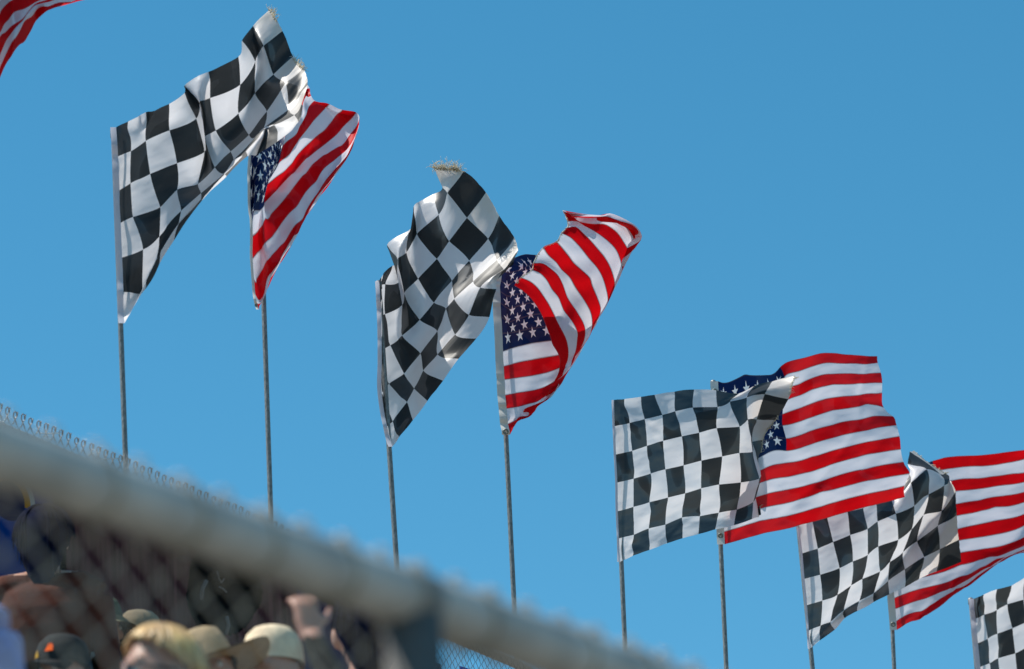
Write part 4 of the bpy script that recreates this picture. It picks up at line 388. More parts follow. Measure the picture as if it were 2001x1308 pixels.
 'us0': (31, 20, (-2.2378, 15.6116, 9.4377), '''0 0 0 15 -44 -6 18 -10 26 21 31 61 24 72 96 29 108 128 46 64 120 64 10 106 83 -40 94 93 -16 121 102 22 154 111 59 186 121 96 219 131 134 251 142 174 284 152 216 319 161 256 352 180 216 343 200 165 328 220 117 314 230 147 341 238 188 374 246 228 406 254 266 437 262 306 470 270 345 502 279 383 535 287 422 569 298 445 595 317 400 586 337 352 576 4 -26 -62 11 -16 -41 14 15 -10 17 52 23 20 93 58 25 128 90 41 81 81 59 28 69 78 -18 59 86 17 92 94 57 127 103 95 160 113 132 193 124 169 227 135 207 259 145 247 293 156 284 325 177 237 313 198 185 298 218 139 285 228 174 314 237 216 347 245 256 379 254 296 412 262 336 445 271 376 479 279 418 514 287 459 549 306 427 548 325 385 541 344 341 534 7 -36 -117 10 -5 -86 12 30 -53 15 66 -19 17 106 16 21 140 48 37 93 40 54 42 29 71 12 29 78 52 64 85 92 100 94 130 134 105 168 169 116 206 202 127 244 236 138 280 268 152 299 291 174 249 278 196 197 263 217 150 251 228 183 279 238 224 311 247 264 343 257 304 376 266 343 409 275 383 443 284 424 479 294 458 511 313 415 505 333 370 497 353 326 492 7 -30 -165 9 6 -131 11 41 -97 13 77 -64 14 116 -29 18 147 3 34 96 -7 51 42 -18 61 57 6 68 92 40 76 130 74 85 168 109 96 205 144 107 243 179 118 283 214 129 323 249 151 292 247 173 246 237 196 197 224 218 150 212 230 184 240 241 226 272 251 266 305 261 305 337 271 344 371 281 383 405 290 423 440 302 449 469 322 403 463 342 356 455 362 311 450 6 -12 -208 8 18 -176 10 50 -144 11 84 -111 12 122 -75 15 155 -43 30 107 -49 46 57 -58 52 93 -23 59 131 13 67 168 48 76 205 83 87 242 119 98 280 155 109 317 190 124 340 217 148 292 207 172 244 196 195 197 184 219 151 173 232 188 202 243 230 235 254 271 267 265 310 300 276 348 334 286 387 368 296 425 403 312 432 424 331 387 419 352 340 413 372 296 408 5 4 -252 8 24 -224 9 53 -193 10 86 -160 11 123 -125 12 156 -93 26 116 -94 39 90 -89 44 129 -53 50 168 -16 58 205 21 67 242 57 78 279 94 89 318 131 100 357 169 123 331 172 147 286 165 171 240 155 195 195 145 218 171 143 231 214 176 243 257 208 255 297 240 267 337 274 279 376 308 289 415 344 301 449 378 322 411 378 342 368 374 362 324 370 383 280 367 8 -7 -307 9 21 -276 9 52 -243 10 85 -210 10 120 -176 11 151 -144 24 111 -145 29 136 -114 34 170 -80 41 205 -44 49 242 -7 59 278 30 69 315 68 81 351 105 96 373 135 121 326 129 145 279 122 171 232 113 196 186 102 214 213 126 228 252 156 242 293 187 256 333 219 269 372 252 281 412 287 292 452 323 312 438 335 332 394 332 353 350 330 373 306 327 394 263 324 10 -13 -360 10 20 -327 10 52 -294 9 85 -260 9 118 -227 10 149 -194 19 132 -183 21 171 -146 26 207 -109 33 241 -73 41 277 -35 51 313 3 62 350 42 73 388 81 95 360 88 120 316 86 145 271 80 170 229 74 196 204 74 211 247 105 226 290 136 242 330 165 256 370 197 270 409 229 283 447 264 300 468 292 322 423 289 343 378 287 364 334 286 385 290 284 406 246 282 11 -12 -410 10 22 -376 10 54 -343 9 86 -310 9 117 -277 10 144 -245 12 171 -214 15 202 -179 19 236 -143 27 271 -106 36 306 -68 46 341 -29 56 376 10 71 397 43 94 351 43 119 305 41 145 259 37 172 215 31 192 242 56 208 282 84 225 322 112 242 362 141 258 402 172 273 442 205 287 481 240 311 453 245 333 409 244 355 364 243 376 319 242 397 274 241 418 230 239 11 -1 -455 11 27 -424 10 58 -391 9 90 -358 9 122 -325 8 154 -290 9 188 -255 11 222 -218 15 257 -181 23 292 -142 32 328 -104 42 364 -63 53 401 -23 72 384 -6 95 340 -3 120 294 -2 147 248 -4 174 208 -8 193 244 20 211 287 48 228 328 75 246 369 103 263 409 134 279 449 167 296 480 200 321 441 200 344 396 199 367 352 198 389 306 198 410 260 197 431 215 196 11 1 -504 12 29 -473 11 61 -440 10 95 -406 9 129 -371 8 163 -335 8 198 -299 10 234 -261 14 269 -222 22 304 -183 32 339 -144 42 375 -103 53 409 -64 75 373 -55 97 329 -50 121 284 -46 149 238 -44 176 201 -46 195 239 -18 214 282 8 232 325 34 251 366 62 269 406 92 286 444 125 305 471 156 331 431 156 356 385 154 380 340 153 403 295 153 425 249 152 447 204 151 13 -4 -555 13 29 -522 12 64 -488 10 100 -453 9 135 -418 9 171 -381 10 206 -344 12 242 -305 17 277 -266 24 311 -226 33 345 -186 44 380 -146 57 409 -108 79 367 -102 102 319 -96 126 272 -86 152 226 -84 180 191 -85 198 231 -59 217 276 -34 236 319 -8 255 361 20 274 400 50 293 436 83 314 457 112 341 418 113 368 374 111 393 330 109 418 285 108 441 241 106 463 197 104 14 -5 -605 14 31 -571 13 68 -536 12 105 -501 11 141 -465 11 177 -428 12 213 -390 15 248 -351 20 282 -311 27 315 -270 37 348 -229 47 382 -187 61 405 -153 85 363 -149 108 315 -145 131 268 -130 157 222 -130 182 187 -128 200 226 -101 219 271 -76 239 313 -49 259 353 -21 278 389 10 299 420 42 322 436 69 350 401 71 379 360 68 406 318 66 432 275 63 457 233 60 480 190 57 15 -3 -654 15 34 -620 14 72 -584 13 110 -548 13 147 -512 13 183 -474 15 219 -436 18 253 -396 24 287 -356 31 318 -314 40 350 -271 51 381 -228 68 386 -198 91 352 -194 115 314 -196 137 270 -182 161 227 -182 183 187 -173 200 221 -144 220 264 -118 242 302 -88 261 335 -57 282 368 -29 304 393 3 329 410 29 358 379 31 388 341 27 418 302 23 445 263 18 472 222 14 495 181 10 16 -2 -703 16 38 -668 15 78 -632 15 116 -595 15 154 -559 16 190 -521 18 226 -482 22 260 -442 27 292 -400 35 322 -358 44 352 -313 56 378 -268 75 357 -243 98 318 -225 121 281 -220 144 247 -222 166 210 -222 187 179 -219 201 213 -189 217 252 -158 240 277 -122 262 301 -87 284 329 -57 307 359 -29 333 378 -6 364 351 -7 396 317 -12 427 282 -19 456 246 -25 484 208 -32 509 169 -36 16 7 -750 16 46 -714 16 86 -678 16 124 -642 17 162 -605 18 198 -567 20 234 -528 24 268 -487 30 299 -445 38 329 -401 47 356 -356 59 376 -311 80 337 -290 103 291 -265 126 251 -255 149 219 -259 172 182 -258 193 156 -255 207 186 -223 220 219 -191 241 239 -151 262 261 -113 284 289 -82 309 322 -57 336 345 -38 368 320 -42 400 288 -50 432 256 -59 464 223 -68 493 189 -76 519 152 -82 16 17 -795 17 55 -760 17 94 -725 18 132 -688 18 170 -651 20 207 -612 23 243 -573 27 277 -532 32 309 -489 40 339 -445 49 367 -398 62 376 -357 83 333 -340 106 292 -326 129 248 -312 153 201 -298 176 157 -294 200 123 -282 216 144 -248 230 173 -212 245 198 -177 263 223 -142 283 253 -112 308 285 -85 335 311 -68 366 286 -75 399 255 -85 432 225 -96 466 195 -108 498 164 -118 525 129 -125 17 22 -843 18 60 -808 18 100 -771 19 139 -734 20 178 -696 21 216 -657 24 253 -617 28 289 -576 34 322 -533 41 353 -487 49 381 -440 65 368 -409 86 327 -391 107 284 -379 130 237 -363 153 190 -345 176 142 -336 200 99 -325 217 114 -288 232 139 -247 246 162 -206 263 192 -175 283 215 -136 305 251 -111 329 278 -97 360 251 -106 392 220 -118 426 192 -130 461 162 -144 494 132 -156 526 100 -167 18 19 -893 19 61 -856 19 104 -818 20 147 -779 21 188 -740 22 228 -700 25 266 -659 29 303 -618 34 337 -575 41 367 -529 50 393 -482 68 358 -459 88 315 -441 109 271 -426 131 224 -409 153 177 -394 174 131 -383 196 98 -368 210 127 -325 224 158 -282 237 188 -240 253 218 -205 273 237 -157 292 275 -124 320 248 -131 349 217 -139 380 186 -148 414 157 -160 447 127 -173 478 94 -183 510 60 -195 22 1 -948 20 62 -903 19 113 -861 19 159 -820 20 203 -780 22 246 -738 24 286 -697 28 324 -654 33 359 -611 40 389 -566 51 397 -526 70 349 -508 91 301 -489 111 255 -469 132 209 -453 152 162 -443 173 117 -434 189 125 -402 201 158 -361 213 192 -325 225 229 -296 241 255 -251 260 268 -200 281 277 -166 309 231 -168 336 188 -173 366 154 -179 398 123 -190 428 91 -199 455 57 -205 479 20 -209'''),
 'us2': (31, 20, (-1.1529, 17.4020, 9.4271), '''0 0 0 8 37 7 18 80 14 28 125 20 39 168 25 50 207 31 59 245 42 66 280 61 72 314 85 76 347 114 80 380 146 84 408 177 89 432 206 99 444 228 111 464 252 121 489 275 132 516 298 141 546 320 149 579 342 155 613 364 160 649 386 164 682 408 166 709 434 168 735 460 170 760 485 173 787 508 177 815 530 182 844 551 189 873 570 198 897 583 210 842 560 1 -19 -50 9 24 -39 19 70 -29 31 117 -22 43 162 -19 55 202 -15 65 242 -4 73 278 16 80 312 44 85 345 76 90 369 108 96 382 136 103 397 164 112 411 190 123 431 215 134 456 240 144 483 264 154 513 288 161 546 311 167 580 334 172 613 357 175 642 381 177 669 406 178 694 432 180 719 457 182 746 480 185 774 501 190 803 522 198 831 540 207 857 556 217 881 569 0 -30 -99 8 16 -84 18 63 -69 31 111 -61 46 156 -60 60 197 -61 71 237 -50 80 274 -28 86 308 3 93 335 36 100 344 65 108 351 94 116 363 123 124 378 151 134 399 177 145 423 203 156 450 229 166 480 254 173 512 279 179 544 304 183 574 329 186 602 354 187 627 379 189 652 405 190 678 429 191 705 451 194 734 472 198 763 491 205 791 510 217 813 526 226 839 538 -3 -23 -144 3 16 -128 14 56 -108 30 100 -95 48 144 -98 64 185 -107 76 227 -97 84 264 -72 91 296 -40 99 313 -8 108 317 21 117 321 51 126 332 82 134 347 111 144 367 138 155 391 165 167 418 192 177 447 219 185 478 246 190 508 273 195 537 299 197 563 325 199 587 351 200 611 377 202 637 401 203 665 422 204 695 441 205 726 457 210 756 474 224 773 491 234 796 500 -9 5 -185 -4 29 -173 8 50 -147 27 79 -127 49 120 -128 67 164 -151 78 208 -139 85 246 -114 92 274 -84 100 287 -53 110 290 -23 122 293 7 133 303 40 138 316 67 148 337 95 162 362 123 175 389 151 186 417 180 194 446 209 200 477 238 205 504 266 208 526 293 210 549 320 213 573 347 216 600 371 218 630 393 218 663 409 215 697 422 209 734 434 217 769 452 239 756 454 -15 6 -242 -13 45 -231 0 41 -194 26 53 -165 48 87 -149 66 132 -173 76 180 -173 83 219 -154 89 247 -128 96 261 -99 106 266 -70 118 267 -41 129 276 -9 134 292 20 146 314 49 165 339 78 181 368 109 192 396 140 200 425 170 208 456 202 215 476 229 220 494 256 223 518 285 226 547 315 233 575 342 239 606 364 239 641 380 235 676 392 228 715 402 233 743 413 252 718 408 -18 10 -283 -20 62 -308 -1 48 -251 26 52 -213 47 75 -202 61 111 -210 70 154 -208 76 192 -194 80 220 -171 86 238 -146 95 247 -119 107 250 -92 118 259 -62 124 280 -30 140 303 0 164 330 31 181 366 67 192 389 99 201 418 130 210 448 161 222 457 186 232 479 218 236 511 251 241 543 283 254 567 311 264 599 337 268 639 356 265 689 377 262 737 395 267 710 382 279 676 369 -17 -3 -333 -17 46 -347 2 26 -290 27 41 -266 43 80 -262 55 103 -258 62 136 -250 66 170 -236 68 199 -216 71 222 -194 77 239 -169 88 251 -142 105 260 -114 115 285 -82 141 303 -52 159 332 -20 170 365 15 184 392 56 194 421 83 206 446 111 223 464 143 242 487 181 250 515 209 261 544 238 277 569 268 292 598 298 302 635 326 301 685 351 302 728 372 309 691 360 321 647 350 -20 15 -412 -18 58 -409 3 27 -346 28 34 -317 40 61 -314 48 90 -308 53 121 -296 55 153 -280 55 184 -262 54 214 -242 54 242 -220 59 264 -195 74 274 -167 89 301 -138 115 320 -109 134 350 -77 149 383 -41 167 411 -3 178 440 27 194 466 59 217 485 95 242 502 131 257 528 160 274 556 190 297 579 220 315 605 253 329 635 286 335 676 318 344 716 344 354 680 336 365 634 323 -18 11 -465 -13 32 -444 4 3 -390 20 17 -371 30 48 -366 37 79 -358 42 109 -344 45 139 -327 44 173 -309 39 210 -292 32 246 -275 29 276 -255 36 290 -231 57 316 -202 81 338 -171 100 372 -139 124 402 -100 148 432 -65 162 460 -29 179 486 6 207 503 43 237 517 77 257 543 109 280 570 140 310 589 170 331 613 206 349 638 242 366 665 278 384 702 311 400 673 310 409 628 297 -13 2 -506 -10 0 -488 -2 -1 -453 7 26 -434 16 58 -424 24 87 -411 33 102 -396 38 127 -376 38 162 -357 32 202 -343 23 244 -329 13 283 -315 6 314 -305 47 321 -259 70 351 -223 75 396 -197 116 406 -148 146 424 -107 155 460 -80 172 487 -47 210 494 -3 229 524 25 263 543 64 282 572 92 313 594 125 346 614 162 368 638 196 392 663 237 422 685 276 440 659 284 455 617 280 -12 -7 -561 -12 4 -545 -11 25 -523 -8 57 -506 0 89 -490 12 117 -466 27 94 -457 37 114 -428 41 150 -406 38 194 -394 33 235 -378 32 271 -359 44 294 -334 87 294 -287 103 328 -252 109 369 -223 143 381 -174 176 395 -128 190 429 -99 213 450 -59 243 467 -23 269 493 9 293 522 37 316 550 65 346 574 95 370 605 123 391 634 158 415 656 200 443 666 238 462 636 251 474 594 253 -14 1 -617 -16 17 -610 -18 43 -597 -18 77 -583 -11 112 -561 5 134 -530 24 103 -520 39 117 -486 48 150 -461 51 193 -445 58 231 -420 72 256 -389 99 272 -350 143 271 -302 152 309 -271 160 347 -238 186 361 -193 217 373 -147 235 407 -117 262 420 -71 284 443 -40 313 466 -6 328 501 14 354 526 42 380 550 69 393 587 90 411 617 123 431 636 164 453 642 199 470 609 214 479 567 220 -17 0 -678 -18 28 -680 -21 62 -670 -21 95 -651 -10 128 -624 5 151 -593 25 118 -582 41 137 -553 55 167 -528 68 202 -497 84 229 -463 110 236 -423 138 249 -383 165 267 -348 182 299 -312 196 332 -271 216 348 -232 242 370 -193 265 401 -157 284 412 -118 303 433 -82 325 460 -51 348 484 -24 370 502 4 391 528 32 407 559 59 423 585 91 440 604 127 456 612 161 471 580 176 480 537 181 -15 -2 -758 -16 40 -755 -16 77 -743 -16 110 -721 -2 140 -685 14 160 -651 33 126 -641 48 148 -613 70 173 -578 88 202 -543 106 225 -512 134 226 -469 161 235 -430 183 261 -398 200 293 -365 215 318 -320 234 335 -279 256 358 -240 277 381 -202 295 395 -165 313 415 -129 333 437 -97 354 456 -67 376 474 -38 395 498 -7 411 524 23 426 548 55 440 567 89 454 579 123 466 551 139 475 524 151 -12 1 -829 -9 53 -827 -4 92 -810 2 114 -779 15 137 -737 30 149 -704 50 117 -690 69 133 -659 92 157 -618 109 181 -582 128 197 -551 154 203 -507 175 217 -472 191 249 -443 206 282 -413 221 306 -366 239 325 -323 258 343 -283 278 360 -246 296 375 -209 314 393 -173 333 411 -140 353 428 -108 373 447 -77 391 469 -46 407 491 -14 422 512 19 435 531 53 446 544 85 455 561 118 463 582 152 -10 1 -876 -2 52 -885 9 90 -864 28 92 -821 32 115 -782 45 122 -749 67 104 -725 96 113 -686 109 137 -649 122 156 -612 147 166 -566 166 191 -524 175 236 -492 187 276 -459 199 311 -424 214 336 -385 230 357 -343 248 377 -303 267 394 -264 285 411 -226 303 429 -190 321 448 -155 341 467 -121 360 486 -88 377 507 -55 393 529 -21 408 550 12 420 570 47 431 589 82 440 610 116 447 633 151 -5 -17 -916 3 24 -912 13 61 -889 24 89 -851 34 118 -809 46 144 -769 64 153 -734 84 162 -698 99 181 -660 113 200 -620 132 214 -579 149 239 -539 162 274 -504 173 312 -470 184 347 -433 198 375 -394 214 399 -354 232 419 -314 250 438 -275 268 455 -237 286 473 -200 304 492 -164 323 512 -128 342 532 -94 360 553 -59 376 575 -25 390 596 10 402 617 44 412 637 79 421 657 113 429 680 147 -2 14 -928 2 52 -916 6 93 -889 12 128 -853 22 156 -815 35 182 -778 50 199 -743 65 211 -709 77 227 -674 90 243 -636 107 261 -596 125 284 -556 140 316 -518 152 350 -481 163 383 -442 177 412 -403 193 438 -363 211 461 -324 230 480 -285 248 498 -247 266 515 -210 284 532 -173 303 554 -136 322 576 -101 340 598 -65 356 620 -30 370 641 5 382 662 40 392 682 75 401 701 107 410 711 135 4 1 -955 1 67 -926 -2 122 -891 -2 167 -852 7 198 -819 19 225 -784 31 244 -752 43 256 -721 52 270 -689 62 276 -658 80 300 -615 99 325 -574 115 355 -533 128 387 -493 140 419 -453 153 444 -414 170 476 -373 189 502 -333 208 523 -294 226 542 -255 244 557 -219 262 566 -186 281 595 -146 301 619 -108 319 642 -72 335 664 -37 349 686 -1 361 709 35 372 729 69 382 733 96 394 673 93'''),
